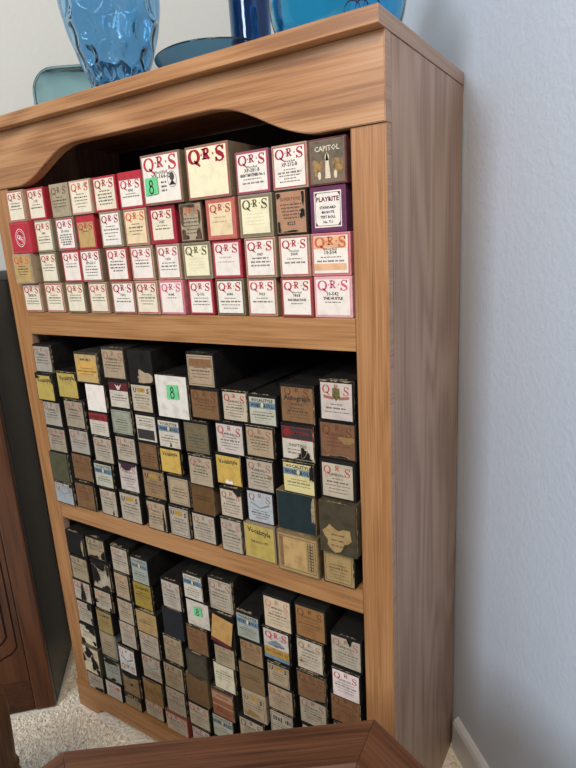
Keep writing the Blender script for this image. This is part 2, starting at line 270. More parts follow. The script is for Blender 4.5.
BOXES = """
1A1 -0.7518 -0.6966 0.9437 0.9977 -0.0032
1A2 -0.6848 -0.6321 0.9437 0.9977 -0.0023
1A3 -0.6215 -0.5700 0.9437 0.9977 -0.0033
1A4 -0.5615 -0.5126 0.9437 0.9977 -0.0012
1A5 -0.5003 -0.4451 0.9437 0.9977 -0.0029
1A6 -0.4421 -0.3907 0.9437 0.9977 -0.0035
1A7 -0.3899 -0.3381 0.9437 0.9977 -0.0012
1A8 -0.3312 -0.2821 0.9437 0.9977 0.0024
1A9 -0.2759 -0.2231 0.9437 0.9977 0.0016
1A10 -0.2172 -0.1670 0.9437 0.9977 0.0014
1A11 -0.1573 -0.1068 0.9437 0.9977 -0.0024
1A12 -0.1060 -0.0496 0.9437 0.9977 -0.0002
1B1 -0.7518 -0.6958 0.9982 1.0530 -0.0137
1B2 -0.6853 -0.6358 0.9982 1.0530 -0.0021
1B3 -0.6198 -0.5704 0.9982 1.0530 -0.0028
1B4 -0.5690 -0.5162 0.9982 1.0530 -0.0033
1B5 -0.5037 -0.4514 0.9982 1.0530 -0.0025
1B6 -0.4506 -0.3987 0.9982 1.0530 0.0025
1B7 -0.3909 -0.3408 0.9982 1.0530 0.0018
1B8 -0.3357 -0.2791 0.9982 1.0530 0.0016
1B9 -0.2765 -0.2232 0.9982 1.0530 0.0016
1B10 -0.2142 -0.1617 0.9982 1.0530 -0.0026
1B11 -0.1569 -0.1087 0.9982 1.0530 -0.0018
1B12 -0.1079 -0.0505 0.9982 1.0530 0.0004
1C1 -0.7518 -0.6912 1.0535 1.1105 -0.0094
1C2 -0.6904 -0.6406 1.0535 1.1105 0.0011
1C3 -0.6310 -0.5794 1.0535 1.1105 0.0020
1C4 -0.5739 -0.5270 1.0535 1.1105 0.0022
1C5 -0.5067 -0.4560 1.0535 1.1105 -0.0034
1C6 -0.4532 -0.4008 1.0535 1.1105 0.0002
1C7 -0.3973 -0.3416 1.0535 1.1105 0.0007
1C8 -0.3326 -0.2869 1.0535 1.1105 -0.0005
1C9 -0.2783 -0.2251 1.0535 1.1105 -0.0028
1C10 -0.2210 -0.1642 1.0535 1.1105 -0.0007
1C11 -0.1584 -0.1087 1.0535 1.1105 -0.0034
1C12 -0.1079 -0.0560 1.0535 1.1105 0.0025
1D1 -0.7518 -0.7006 1.1110 1.1665 -0.0052
1D2 -0.6998 -0.6503 1.1110 1.1665 0.0021
1D3 -0.6303 -0.5796 1.1110 1.1665 -0.0002
1D4 -0.5742 -0.5198 1.1110 1.1665 -0.0019
1D5 -0.5190 -0.4639 1.1110 1.1665 0.0024
1D6 -0.4561 -0.4022 1.1110 1.1665 0.0000
1D7 -0.3955 -0.3154 1.1110 1.1835 -0.0060
1D8 -0.3053 -0.2269 1.1110 1.1835 -0.0060
1D9 -0.2215 -0.1656 1.1110 1.1665 -0.0004
1D10 -0.1607 -0.1066 1.1110 1.1665 -0.0011
1D11 -0.1058 -0.0524 1.1110 1.1665 0.0002
2a1 -0.7518 -0.6963 0.8232 0.8803 -0.0036
2a2 -0.7518 -0.6944 0.7664 0.8232 -0.0092
2a3 -0.7518 -0.6939 0.7108 0.7664 -0.0026
2a4 -0.7518 -0.6914 0.6556 0.7108 -0.0028
2a5 -0.7518 -0.6928 0.5927 0.6556 -0.0074
2a6 -0.7518 -0.6903 0.5416 0.5927 -0.0071
2b2 -0.6936 -0.6317 0.7753 0.8299 -0.0010
2b3 -0.6815 -0.6227 0.7160 0.7753 -0.0029
2b4 -0.6812 -0.6211 0.6620 0.7160 -0.0019
2b5 -0.6907 -0.6303 0.6015 0.6620 0.0017
2b6 -0.6875 -0.6275 0.5416 0.6015 -0.0037
2b1 -0.6276 -0.5630 0.8120 0.8712 -0.0037
2c2 -0.6071 -0.5530 0.7583 0.8120 -0.0040
2c3 -0.6126 -0.5567 0.7084 0.7583 -0.0020
2c4 -0.6126 -0.5573 0.6534 0.7084 -0.0003
2c5 -0.6213 -0.5674 0.6005 0.6534 -0.0007
2c6 -0.6142 -0.5648 0.5416 0.6005 -0.0016
2c1 -0.5574 -0.4976 0.8236 0.8817 0.0030
2d2 -0.5434 -0.4903 0.7711 0.8236 -0.0026
2d3 -0.5488 -0.4928 0.7195 0.7711 -0.0011
2d4 -0.5445 -0.4901 0.6668 0.7195 -0.0026
2d5 -0.5499 -0.4974 0.6049 0.6668 0.0004
2d6 -0.5561 -0.4981 0.5416 0.6049 -0.0021
2d1 -0.4846 -0.4263 0.8226 0.8812 -0.0015
2e2 -0.4894 -0.4368 0.7683 0.8226 0.0012
2e3 -0.4844 -0.4320 0.7148 0.7683 -0.0018
2e4 -0.4870 -0.4385 0.6613 0.7148 -0.0001
2e5 -0.4884 -0.4329 0.6029 0.6613 0.0023
2e6 -0.4827 -0.4320 0.5416 0.6029 -0.0033
2f2 -0.4211 -0.3488 0.7683 0.8435 -0.0040
2f3 -0.4297 -0.3766 0.7110 0.7651 -0.0024
2f4 -0.4360 -0.3852 0.6615 0.7110 0.0014
2f5 -0.4248 -0.3719 0.6029 0.6605 0.0003
2f6 -0.4272 -0.3773 0.5416 0.6029 -0.0023
2f1 -0.3480 -0.2897 0.8274 0.8849 -0.0017
2g2 -0.3455 -0.2851 0.7741 0.8274 -0.0028
2g3 -0.3702 -0.3141 0.7103 0.7681 -0.0008
2g4 -0.3649 -0.3106 0.6537 0.7103 -0.0037
2g5 -0.3688 -0.3195 0.5992 0.6537 0.0009
2g6 -0.3765 -0.3222 0.5416 0.5992 0.0023
2h2 -0.2843 -0.2338 0.7757 0.8279 0.0027
2h3 -0.3022 -0.2447 0.7185 0.7739 0.0011
2h4 -0.3098 -0.2560 0.6626 0.7185 0.0027
2h5 -0.3017 -0.2537 0.6083 0.6626 -0.0039
2h6 -0.3083 -0.2617 0.5416 0.6060 -0.0020
2i2 -0.2330 -0.1804 0.7755 0.8247 0.0028
2i3 -0.2422 -0.1879 0.7227 0.7755 0.0014
2i4 -0.2439 -0.1908 0.6665 0.7227 -0.0011
2i5 -0.2508 -0.1975 0.6081 0.6665 0.0026
2i6 -0.2604 -0.1975 0.5416 0.6081 0.0003
2j2 -0.1729 -0.1144 0.7872 0.8462 0.0017
2j3 -0.1731 -0.1153 0.7301 0.7872 -0.0019
2j4 -0.1742 -0.1165 0.6767 0.7301 -0.0027
2j5 -0.1893 -0.1197 0.6115 0.6767 -0.0009
2j6 -0.1905 -0.1157 0.5416 0.6115 -0.0060
2k2 -0.1049 -0.0515 0.7994 0.8591 -0.0013
2k3 -0.1101 -0.0512 0.7410 0.7994 0.0027
2k4 -0.1093 -0.0523 0.6813 0.7410 -0.0017
2k5 -0.1074 -0.0475 0.6001 0.6813 -0.0140
2k6 -0.1101 -0.0572 0.5416 0.6001 -0.0037
3a1 -0.7518 -0.6909 0.4188 0.4729 -0.0003
3a2 -0.7457 -0.6887 0.3586 0.4188 -0.0028
3a3 -0.7518 -0.6925 0.3053 0.3586 -0.0020
3a4 -0.7518 -0.7005 0.2464 0.3053 -0.0014
3a5 -0.7518 -0.6962 0.1930 0.2464 -0.0043
3a6 -0.7518 -0.6943 0.1200 0.1930 -0.0070
3a7 -0.7518 -0.6956 0.0728 0.1200 -0.0048
3b1 -0.6881 -0.6286 0.4246 0.4760 0.0015
3b2 -0.6792 -0.6199 0.3568 0.4246 -0.0015
3b3 -0.6816 -0.6267 0.3049 0.3568 -0.0020
3b4 -0.6847 -0.6337 0.2470 0.3049 -0.0033
3b5 -0.6935 -0.6421 0.1785 0.2470 0.0029
3b6 -0.6878 -0.6337 0.1200 0.1785 -0.0010
3b7 -0.6926 -0.6379 0.0728 0.1200 -0.0025
3c1 -0.6047 -0.5537 0.4185 0.4778 -0.0036
3c2 -0.6061 -0.5620 0.3561 0.4185 -0.0036
3c3 -0.6095 -0.5610 0.2976 0.3561 -0.0028
3c4 -0.6180 -0.5682 0.2342 0.2976 0.0007
3c5 -0.6289 -0.5768 0.1684 0.2342 -0.0030
3c6 -0.6272 -0.5736 0.1121 0.1684 -0.0037
3c7 -0.6338 -0.5798 0.0728 0.1121 -0.0006
3d1 -0.5503 -0.5011 0.4081 0.4678 -0.0023
3d2 -0.5602 -0.5063 0.3458 0.4081 0.0030
3d3 -0.5549 -0.4956 0.2943 0.3458 -0.0031
3d4 -0.5583 -0.5001 0.2366 0.2943 -0.0003
3d5 -0.5621 -0.5061 0.1760 0.2366 0.0014
3d6 -0.5653 -0.5081 0.1166 0.1760 -0.0011
3d7 -0.5728 -0.5172 0.0728 0.1166 0.0029
3e1 -0.4733 -0.4224 0.3759 0.4400 -0.0007
3e2 -0.4778 -0.4238 0.3119 0.3759 -0.0023
3e3 -0.4865 -0.4355 0.2487 0.3119 -0.0011
3e4 -0.4930 -0.4376 0.1862 0.2487 -0.0037
3e5 -0.4985 -0.4432 0.1213 0.1862 -0.0011
3e6 -0.5065 -0.4441 0.0728 0.1213 -0.0023
3f1 -0.4165 -0.3679 0.4123 0.4679 0.0022
3f2 -0.4139 -0.3578 0.3572 0.4123 0.0018
3f3 -0.4198 -0.3655 0.2977 0.3572 -0.0005
3f4 -0.4254 -0.3721 0.2433 0.2977 -0.0038
3f5 -0.4344 -0.3788 0.1769 0.2433 -0.0022
3f6 -0.4361 -0.3815 0.1198 0.1769 -0.0023
3f7 -0.4338 -0.3843 0.0728 0.1198 -0.0025
3gh1 -0.3781 -0.3255 0.0728 0.1152 0.0020
3g1 -0.3543 -0.2983 0.4098 0.4777 0.0021
3g2 -0.3499 -0.2977 0.3442 0.4098 -0.0030
3g3 -0.3503 -0.3004 0.2974 0.3442 -0.0036
3g4 -0.3630 -0.3111 0.2346 0.2974 0.0025
3g5 -0.3729 -0.3183 0.1712 0.2346 -0.0000
3g6 -0.3799 -0.3271 0.1152 0.1712 0.0029
3hh1 -0.3099 -0.2522 0.1107 0.1487 0.0020
3hh2 -0.3079 -0.2502 0.0728 0.1107 0.0020
3h1 -0.2950 -0.2434 0.3733 0.4275 0.0006
3h2 -0.2923 -0.2408 0.3217 0.3733 0.0015
3h3 -0.2990 -0.2422 0.2627 0.3217 0.0012
3h4 -0.2957 -0.2427 0.2047 0.2627 -0.0005
3h5 -0.3066 -0.2492 0.1487 0.2047 -0.0033
3ih1 -0.2377 -0.1862 0.1323 0.1919 0.0020
3ih2 -0.2351 -0.1836 0.0728 0.1323 0.0020
3i1 -0.2342 -0.1775 0.4149 0.4794 0.0023
3i2 -0.2400 -0.1848 0.3506 0.4149 0.0025
3i3 -0.2331 -0.1851 0.3035 0.3506 -0.0016
3i4 -0.2376 -0.1832 0.2479 0.3035 0.0006
3i5 -0.2378 -0.1862 0.1919 0.2479 0.0016
3jh1 -0.1711 -0.1171 0.1894 0.2476 0.0020
3jh2 -0.1704 -0.1164 0.1311 0.1894 0.0020
3jh3 -0.1715 -0.1176 0.0728 0.1311 0.0020
3j1 -0.1698 -0.1128 0.4212 0.4841 0.0006
3j2 -0.1713 -0.1197 0.3591 0.4212 0.0008
3j3 -0.1724 -0.1164 0.3036 0.3591 -0.0021
3j4 -0.1733 -0.1191 0.2476 0.3036 0.0025
3kh1 -0.1088 -0.0536 0.2291 0.2812 0.0020
3kh2 -0.1124 -0.0571 0.1770 0.2291 0.0020
3kh3 -0.1088 -0.0536 0.1249 0.1770 0.0020
3kh4 -0.1088 -0.0536 0.0728 0.1249 0.0020
3k1 -0.1061 -0.0517 0.3927 0.4510 0.0007
3k2 -0.1045 -0.0535 0.3372 0.3927 -0.0037
3k3 -0.1120 -0.0566 0.2812 0.3372 0.0023
"""
SPEC = """
1A1|N|cream|qred|tan|red|t:SERIES N,l3|tan-edged cream-labelled
1A2|N|cream|qred|tan|red|l4|tan-edged red-lettered
1A3|N|cream|qred|olive|olive|l3|olive-edged cream-labelled
1A4|N|cream|qred|tan|red|l3|pale tan-edged cream-labelled
1A5|N|white|qcrim|taupe|cream|t:7002,l2|taupe-edged white-labelled
1A6|N|cream|qcrim|tan|red|l4|tan-edged red-bordered
1A7|N|pinkwhite|qpink|pinkred|pinkred|b:10-442,l1|pinkish red
1A8|N|white|qred|crimson|cream|t:Q-152,l3|crimson-sided white-labelled
1A9|N|white|qred|olive|green|t:6086,l4|green-bordered white-labelled
1A10|N|white|qred|tan|red|t:7003,l2|red-bordered white-labelled
1A11|N|white|qred|redbrown|red|w,t:9868,b:FASCINATION,l1|red-topped white-labelled
1A12|N|pinkwhite|qpink|pink|pink|t:10-542,b:THE HUSTLE,l1|pale pink
1B1|N|kraft|qorange|tan|tan|l4|yellowed tan
1B2|N|cream|qred|olive|olive|l3|olive-bordered cream-labelled
1B3|N|pinkwhite|qred|red|red|l2|red-bordered and partly covered
1B4|N|white|qcrim|taupe|red|t:XP-153-C,l4|red-bordered densely printed
1B5|N|pinkwhite|qred|redbrown|red|l4,bold|red-edged bold-printed
1B6|N|pinkwhite|qred|tan|red|l3|tan-sided pinkish-labelled
1B7|N|white|qred|tan|red|t:1054,l3|tan-edged white-labelled
1B8|N|yellowcream|qolive|olivel|olive|faint|olive-lettered yellowed
1B9|N|pinkwhite|qred|crimson|redframe|faint2|crimson-framed faintly printed
1B10|N|white|qred|tan|red|b:9967,l3,bold|red-bordered bold-numbered
1B11|N|white|qred|tan|red|w,t:3004,l2|red-bordered round-roll
1B12|N|white|qorange|pinkred|orange|w,t:10-504,l2,tape|orange-stained pink-sided
1C1|LOGO|red|white|red|red||plain red round-emblem
1C2|N|cream|qred|olivel|olivel|t:5440,l3|olive-edged cream-labelled
1C3|N|white|qcrim|taupe|redframe|t:XP-107-D,l5,bold|densely black-printed
1C4|N|kraft|qred|red|red|low,w|bright red kraft-labelled
1C5|N|white|qcrim|olivel|olivel|l5|greenish-edged white-labelled
1C6|N|peach|qorange|tan|tan|l4|peach-labelled
1C7|N|cream|qcrim|crimson|crimson|t:1037,l2|crimson-sided cream-labelled
1C8|N|greytan|qorange|brownd|greytan|l5,pn:-.9 -.8 .5 .35;.8 -.9 .4 .4;-.9 .5 .2 .6;.9 .3 .12 .4;0 .95 .6 .1|dark torn mottled
1C9|N|peach|qred|salmon|salmon|faint2|salmon pink handwritten
1C10|N|yellowcream|qolive|olivel|oliveframe|faint|olive-framed cream-labelled
1C11|SUP|pinkbrown|brownink|blackb|pinkbrown|p:-.95 .9 .2 .18;.9 -.1 .25 .22;-.95 -.8 .16 .3;.95 .8 .14 .4;0 -1 .5 .08|torn pinkish brown
1C12|PLAY|white|navy|maroonp|purple||purple-framed white-labelled
1D1|N|cream|qred|tan|tan|l3|tan-edged cream-labelled
1D2|N|cream|qcrim|red|red|t:1102,l2|red cream-labelled
1D3|N|greytan|greybrown|greytan|greytan|l4|grey-brown faded
1D4|N|cream|qorange|tan|pink|l5,p:.7 .8 .1 .1|tan-lettered pink-bordered
1D5|N|cream|qcrim|red|red|l5,bold|red-sided black-printed
1D6|N|white|qred|red|red|low,t:9500,l2|red small-labelled
1D7|N|white|qred|olive|red|w,t:XP-166-D,port,eight|large white-labelled green-stickered
1D8|N|yellowcream|qcrimb|olive|red|none|large blank-labelled yellowed
1D9|N|white|qcrim|mauve|red|w,t:XP-281-B,b:GREAT BROTHERS No. 2,l2|mauve-sided white-labelled
1D10|N|white|qcrim|tan|red|w,t:XP-212-B,l5|tan-sided white-labelled
1D11|CAP|greybrownp|cream|maroond|greybrownp||brown pictorial
2a1|Q|grey|fred|black||l3|grey-labelled
2a2|Y|yellow|blackink|black||p:-.9 .9 .3 .2;1 .8 .2 .4|ragged yellow-labelled
2a3|Q|grey|fred|black||l3|grey-labelled
2a4|Q|greybrownl|fred|black||l3|grey-brown labelled
2a5|P|olivegreen||tealdark||m1|olive green blank
2a6|E|bluegrey|fred|black||p:.9 .9 .15 .2|bluish grey labelled
2b2|Y|yellow|blackink|black||p:1 .9 .12 .4|yellow-labelled
2b3|Q|greybrownl|fred|black||l3|grey-brown labelled
2b4|Q|grey|fred|black||l4,low|grey-labelled
2b5|Q|brown|dred|black||l3|brown-labelled
2b6|Q|brown|dred|black||l3|brown-labelled
2b1|STAMP|tanyellow|blackink|greyd||l3|yellow tan framed
2c2|P|pinkwhite||blackb||m1|blank white
2c3|TOP|cream2|blackink|black|maroon|l4|maroon-topped cream-labelled
2c4|Q|greycream|fred|black||l4|grey-cream labelled
2c5|V|palegreen|blackink|black|blue|l3|blue-banded pale green
2c6|Q|greycream|fred|black||l3,p:.5 -.95 .07 .35|grey-cream notched
2c1|Q|tan|fred|greyd||l4|tan-labelled
2d2|TOP|cream2|blackink|black|maroonv|l3|maroon-and-white topped
2d3|F|greygreen|greyink|black||l5|grey-green framed
2d4|Q|greycream|fred|black||l4|grey-cream labelled
2d5|Q|pinkwhite2|fred|black||l5,pp:0 .95 .95 .38|torn purple-topped
2d6|U|greycream|goldink|black||l4|gold-lettered grey-cream
2d1|TORNB|black||black||q:.3 -.75 .65 .5|black tan-torn
2e2|U|cream3|goldink|black||l5|gold-lettered cream
2e3|BLK|cream2|blackink|black||l3|black-blocked white-labelled
2e4|F|brown|dbrown|black||l4|framed dark brown
2e5|U|tanbrown|goldink|black||l5|gold-lettered tan brown
2e6|Q|tan|fred|black||l4,p:-1 .1 .12 .7;.8 -.5 .12 .8|torn tan
2f2|P|whitep||black||m1,eight|large white green-stickered
2f3|V|cream2|blackink|black|blue|l3,p:.1 -.8 .08 .15|blue-banded cream
2f4|Y|yellow2|blackink|black||none|bright yellow-labelled
2f5|F|tan|greyink|black||l4|tan framed
2f6|U|greycream|blackink|black||l5,fr|framed grey-cream
2f1|F|tan|blackink|black||l4,bt|double-framed tan
2g2|Q|brown|dred|black||l3|brown-labelled
2g3|F|greenbrown|tealink|black||l5|green-framed brown
2g4|Q|tangrey|fred|black||l3|tan-grey labelled
2g5|P|brownd2|dbrown|tand||l2,m1|dark brown
2g6|Q|greycream|fred|black||l5|grey-cream labelled
2h2|Q|cream3|fred2|black||l5|cream-labelled
2h3|Q|pinkwhite2|fred2|black||l5|pinkish cream
2h4|Y|yellow2|blackink|black||pw:.0 -.95 .3 .3|yellow-labelled white-torn
2h5|Q|cream3|fred2|black||l5,p:.8 .95 .5 .22|cream torn-cornered
2h6|Q|greycream|fred|black||l5|grey-cream labelled
2i2|V|palegreen|blackink|black|blue|l3|blue-banded pale green
2i3|Q|tan|fred|black||l4|tan-labelled
2i4|Q|greycream|fred|black||l5,po:.8 .0 .15 .12|orange-stained cream
2i5|E|bluegrey2|fred|black||l4|pale blue-grey eagle-printed
2i6|Y|yellow|blackink|taupe||hc|large yellow script-labelled
2j2|AUTO|brown2|blackink|black||l4|brown script-titled
2j3|IMP|cream2|blackink|black|maroonb|l2,p:.4 -.9 .5 .35;.35 -.5 .15 .3|black-and-red topped
2j4|V|yellowcream2|blackink|black|blue|l3,p:.9 .5 .15 .6|yellowed blue-banded
2j5|P|petrol||tand||m1,pt:.95 .3 .12 .8|dark petrol blue
2j6|SIDE|tan2|blackink|tand||l0|wide tan sideways-printed
2k2|CREST|pinkwhite2|fred2|black||l3|pinkish crest-printed
2k3|Q|brown3|dred|black||l3,po:.6 .1 .5 .2,p:0 -1 .6 .15|reddish brown stained
2k4|Q|cream3|fred2|black||l5,wm|cream black-margined
2k5|P|olived||olived||m1,pc:0 -.35 .75 .5|large olive torn-labelled
2k6|F|tan2|blackink|black||l5|tan-brown framed
3a1|P|black||black||m1,pt:.75 -.2 .12 .7|scuffed black
3a2|Q|tan3|greyink|black||l3|plain tan
3a3|Q|pinkgrey|fred2|black||l3,p:.1 -.2 .28 .95|split pinkish
3a4|Q|greycream|fred|black||l4,p:.9 .8 .35 .5;1 -.6 .2 .3|torn grey-cream
3a5|Q|cream4|fred|black||l2,p:.7 .9 .8 .45;-.8 -.9 .4 .35;.9 -.6 .3 .2|badly torn cream
3a6|Q|cream4|orangei|olived||l2,p:-.2 .6 .5 .4;.4 -.2 .4 .5;.9 -.8 .3 .3;-.9 0 .15 .3|flaking patchy
3a7|Q|greycream|fred|black||l4,p:.5 -.9 .5 .35|torn-bottomed grey-cream
3b1|Q|tan3|greyink|black||l2,p:.9 -.6 .3 .5;-.2 -1 .5 .3|frayed tan
3b2|Q|greycream|greyink|black||l1,p:-.8 .1 .6 1;0 .9 1 .35;.6 -.9 .5 .25;.9 .6 .2 .4|mostly black torn
3b3|Q|greycream|orangei|black||l4,p:-.9 -.3 .2 .2;.9 -.9 .2 .3|orange-lettered torn
3b4|Y|yellowd|blackink|black||l3|dull yellow
3b5|F|tan3|greyink|silver||l4|silver-edged tan
3b6|Q|greyp|greyink|tealdark||l2,p:-.2 .9 .9 .25;0 -.9 .3 .2|grey-green torn
3b7|HO|pinkwhite2|fred2|black||l3|pinkish large-lettered
3c1|Q|greycream|fred|black||l3|grey-cream labelled
3c2|Q|tan|orangei|black||l4|orange-lettered tan
3c3|Q|tangrey|fred|black||l4|tan-grey labelled
3c4|Q|greycream|fred|black||l5|grey-cream labelled
3c5|E|whitep2|fred2|black||l3,qlow|white blue-centred
3c6|F|tanbrown|blackink|black||l2,p:0 .95 1 .2;.1 .1 .15 .12|dark-topped tan brown
3c7|ATL|tan3|blackink|black||l4|black-titled tan
3d1|V|greyp|blackink|black|bluegreyb|l4|grey-blue banded
3d2|Y|yellowd2|blackink|black||l3|dark yellow
3d3|P|tan2||black||m1,l2|plain tan
3d4|Q|greycream|fred|black||l4|grey-cream labelled
3d5|E|greycream|fred2|black||l3|blue-centred grey-cream
3d6|P|ochre|dbrown|black||m1,l3,p:0 1 .8 .1|orange-brown
3d7|Q|cream3|fred2|black||l5|cream-labelled
3e1|Q|pinkgrey|fred|black||l5|pinkish grey labelled
3e2|P|blackc||black||m0|plain black
3e3|Q|tan3|dred|black||l5|tan-labelled
3e4|Q|tan3|dred|black||l4|tan-labelled
3e5|Q|greycream|fred|black||l5|grey-cream labelled
3e6|Q|cream3|qred|redbrown|redq|l5|red-framed cream
3f1|V|cream2|blackink|black|blue|l4|blue-banded cream
3f2|P|cream2||black||m1,eight|cream green-stickered
3f3|Q|brown|dred|black||l5|brown-labelled
3f4|F|olived2|olivei|greyd||l0|dark green-brown framed
3f5|P|brownd3||tand||m1,p:.3 1 .9 .1|plain dark brown
3f6|Q|cream3|fred2|black||l5|cream-labelled
3f7|Q|pinkwhite2|fred2|black||l3|pinkish cream
3g1|Q|greycream|fred|black||l5,fr|white-framed grey-cream
3g2|FLAP|tanyellow2||black|maroon||tan maroon-edged
3g3|Q|tan3|fred|black||l4|tan-labelled
3g4|PT|cream4|blackink|black||l4|cream bold-printed
3g5|STR|redbrown2|dbrown|greyd||l2|red-and-brown striped
3g6|V|palegreen|blackink|black|bluegreyb|l3|green-blue banded
3h1|V|greyp|blackink|black|blue|l5|blue-banded grey
3h2|Q|tanbrown|dred|black||l4|tan brown
3h3|P|brownd4|dbrown|black||m1,l2|blank brown
3h4|U|tan|goldink|tan||l3,fr,po:-.2 -.6 .6 .25|orange-stained framed
3h5|Q|tangrey|greyink|black||l3|grey tan
3i1|Q|cream5|fredf|black||l5|cream faded-lettered
3i2|RAIN|pinkwhite2|qred|black||l2|rainbow-banded
3i3|U|tan|blackink|black||l4,fr|tan double-framed
3i4|Q|tan|fred|black||l5|tan red-lettered
3i5|ATL2|greycream|blackink|black||l3|black-outlined titled
3j1|Q|ochre2|dred|black||l5|orange-brown labelled
3j2|Q|cream3|fred|black||l5,po:-.7 -.5 .2 .1|cream stained
3j3|Q|brown|dred|black||l3,p:.7 -1 .5 .25|brown torn-bottomed
3j4|Q|greycream|fred|black||l4|grey-cream labelled
3k1|Q|greycream|fred|black||l5,p:.3 .95 .2 .35|grey-cream torn-topped
3k2|Q|whitepk|fred2|black||l4|pinkish white
3k3|Q|brown2|dred|black||l4|brown-labelled
"""
# ------------------------------------------------------------------ piano roll boxes: inks, papers, cartons
PAL = dict(
 cream='e7dac2', white='ece2d6', pinkwhite='ecdfd4', yellowcream='ece2bf', kraft='bd9c66', peach='e8cfa8', pink='e2a9ab', greytan='a8997f', pinkbrown='b08468',
 greybrownp='7d6a58', red='b5343f', grey='a69c8e', greybrownl='a0917e', yellow='b8a055', olivegreen='52503a', bluegrey='a0a2a3', brown='7b5b3e', tanyellow='bd9d68', pinkwhite2='c6b8ad',
 cream2='cabfae', greycream='b0a28f', palegreen='b9b5a2', tan='ab957a', greygreen='9a9a88', cream3='bfb09a', tanbrown='937656', whitep='ddd5ca', yellow2='cba653', greenbrown='75664d',
 tangrey='ab9a82', brownd2='664a2c', bluegrey2='b2b4b6', brown2='856142', yellowcream2='d4c58c', petrol='222f32', tan2='a88a5c', brown3='7b573e', olived='4a4232', tan3='a08e72',
 pinkgrey='b3a597', cream4='cfc2a6', greyp='9ea093', yellowd='988050', whitep2='d3cdc4', yellowd2='9c8237', ochre='907148', blackc='24252a', olived2='4a4234', brownd3='6e5337',
 tanyellow2='bd9157', redbrown2='8f5a40', brownd4='7d6446', cream5='cbb497', ochre2='92693f', whitepk='e2cfca', black='211f1d', tealdark='2c3231', blackb='2a2422', greyd='3d3833', tand='7d6749',
 taupe='8c7a66', olive='82725c', olivel='958a72', redbrown='93463c', crimson='a5303f', pinkred='cf7f88', maroonp='6a3a58', mauve='8c5a6c', salmon='c0695f', maroond='6b3f3f', brownd='5f4638',
 silver='8a8e93', redtrim='b8505a')
INK = dict(qred='b9454c', qcrim='a93850', qcrimb='9c2238', qpink='cf5f7e', qolive='5f5a34', qorange='cf6a48', greybrown='7d5f50', navy='2e2748', brownink='5c3a2c', cream='d9cdb4', fred='a0685a', fred2='ae4843', fredf='c08070',
 dred='70402c', blackink='2d2926', greyink='5d554b', dbrown='4c3523', goldink='a9803a', tealink='3c4f46', orangei='bc6a3c', olivei='2e2d1c', white='f3ece4', text='3a3535')
def P_(n):
    worn = n in ('black', 'blackb', 'greyd', 'tealdark', 'tand', 'greytan', 'olived', 'maroond', 'brownd')
    if worn: return paper_mat('worn_card_'+n, PAL[n], 0.22, 45, 0.7, spec=0.15)
    return paper_mat('paper_'+n, PAL[n], 0.06 if n in ('white', 'cream', 'pinkwhite', 'yellowcream') else 0.10, 70, 0.72)
def K_(n): return paper_mat('ink_'+n, INK[n], 0.08, 300, 0.7)
SCUFF = paper_mat('scuffed_card_edge', 'a08c6c', 0.25, 200, 0.9)
GREEN = paper_mat('green_sticker', '6fc98a', 0.05, 60, 0.6)
BLUE = paper_mat('blue_band', '6c8496', 0.15, 90, 0.7)
BLUEG = paper_mat('faded_blue_band', '838f92', 0.15, 90, 0.7)
MAROON = paper_mat('maroon_band', '5f262c', 0.2, 90, 0.7)
BRIGHTM = paper_mat('red_band', '8c2a2c', 0.2, 90, 0.7)
GOLD = paper_mat('gold_print', 'b08a3e', 0.2, 150, 0.6)
PURPLE = paper_mat('purple_torn_layer', '3f2a38', 0.2, 120, 0.8)

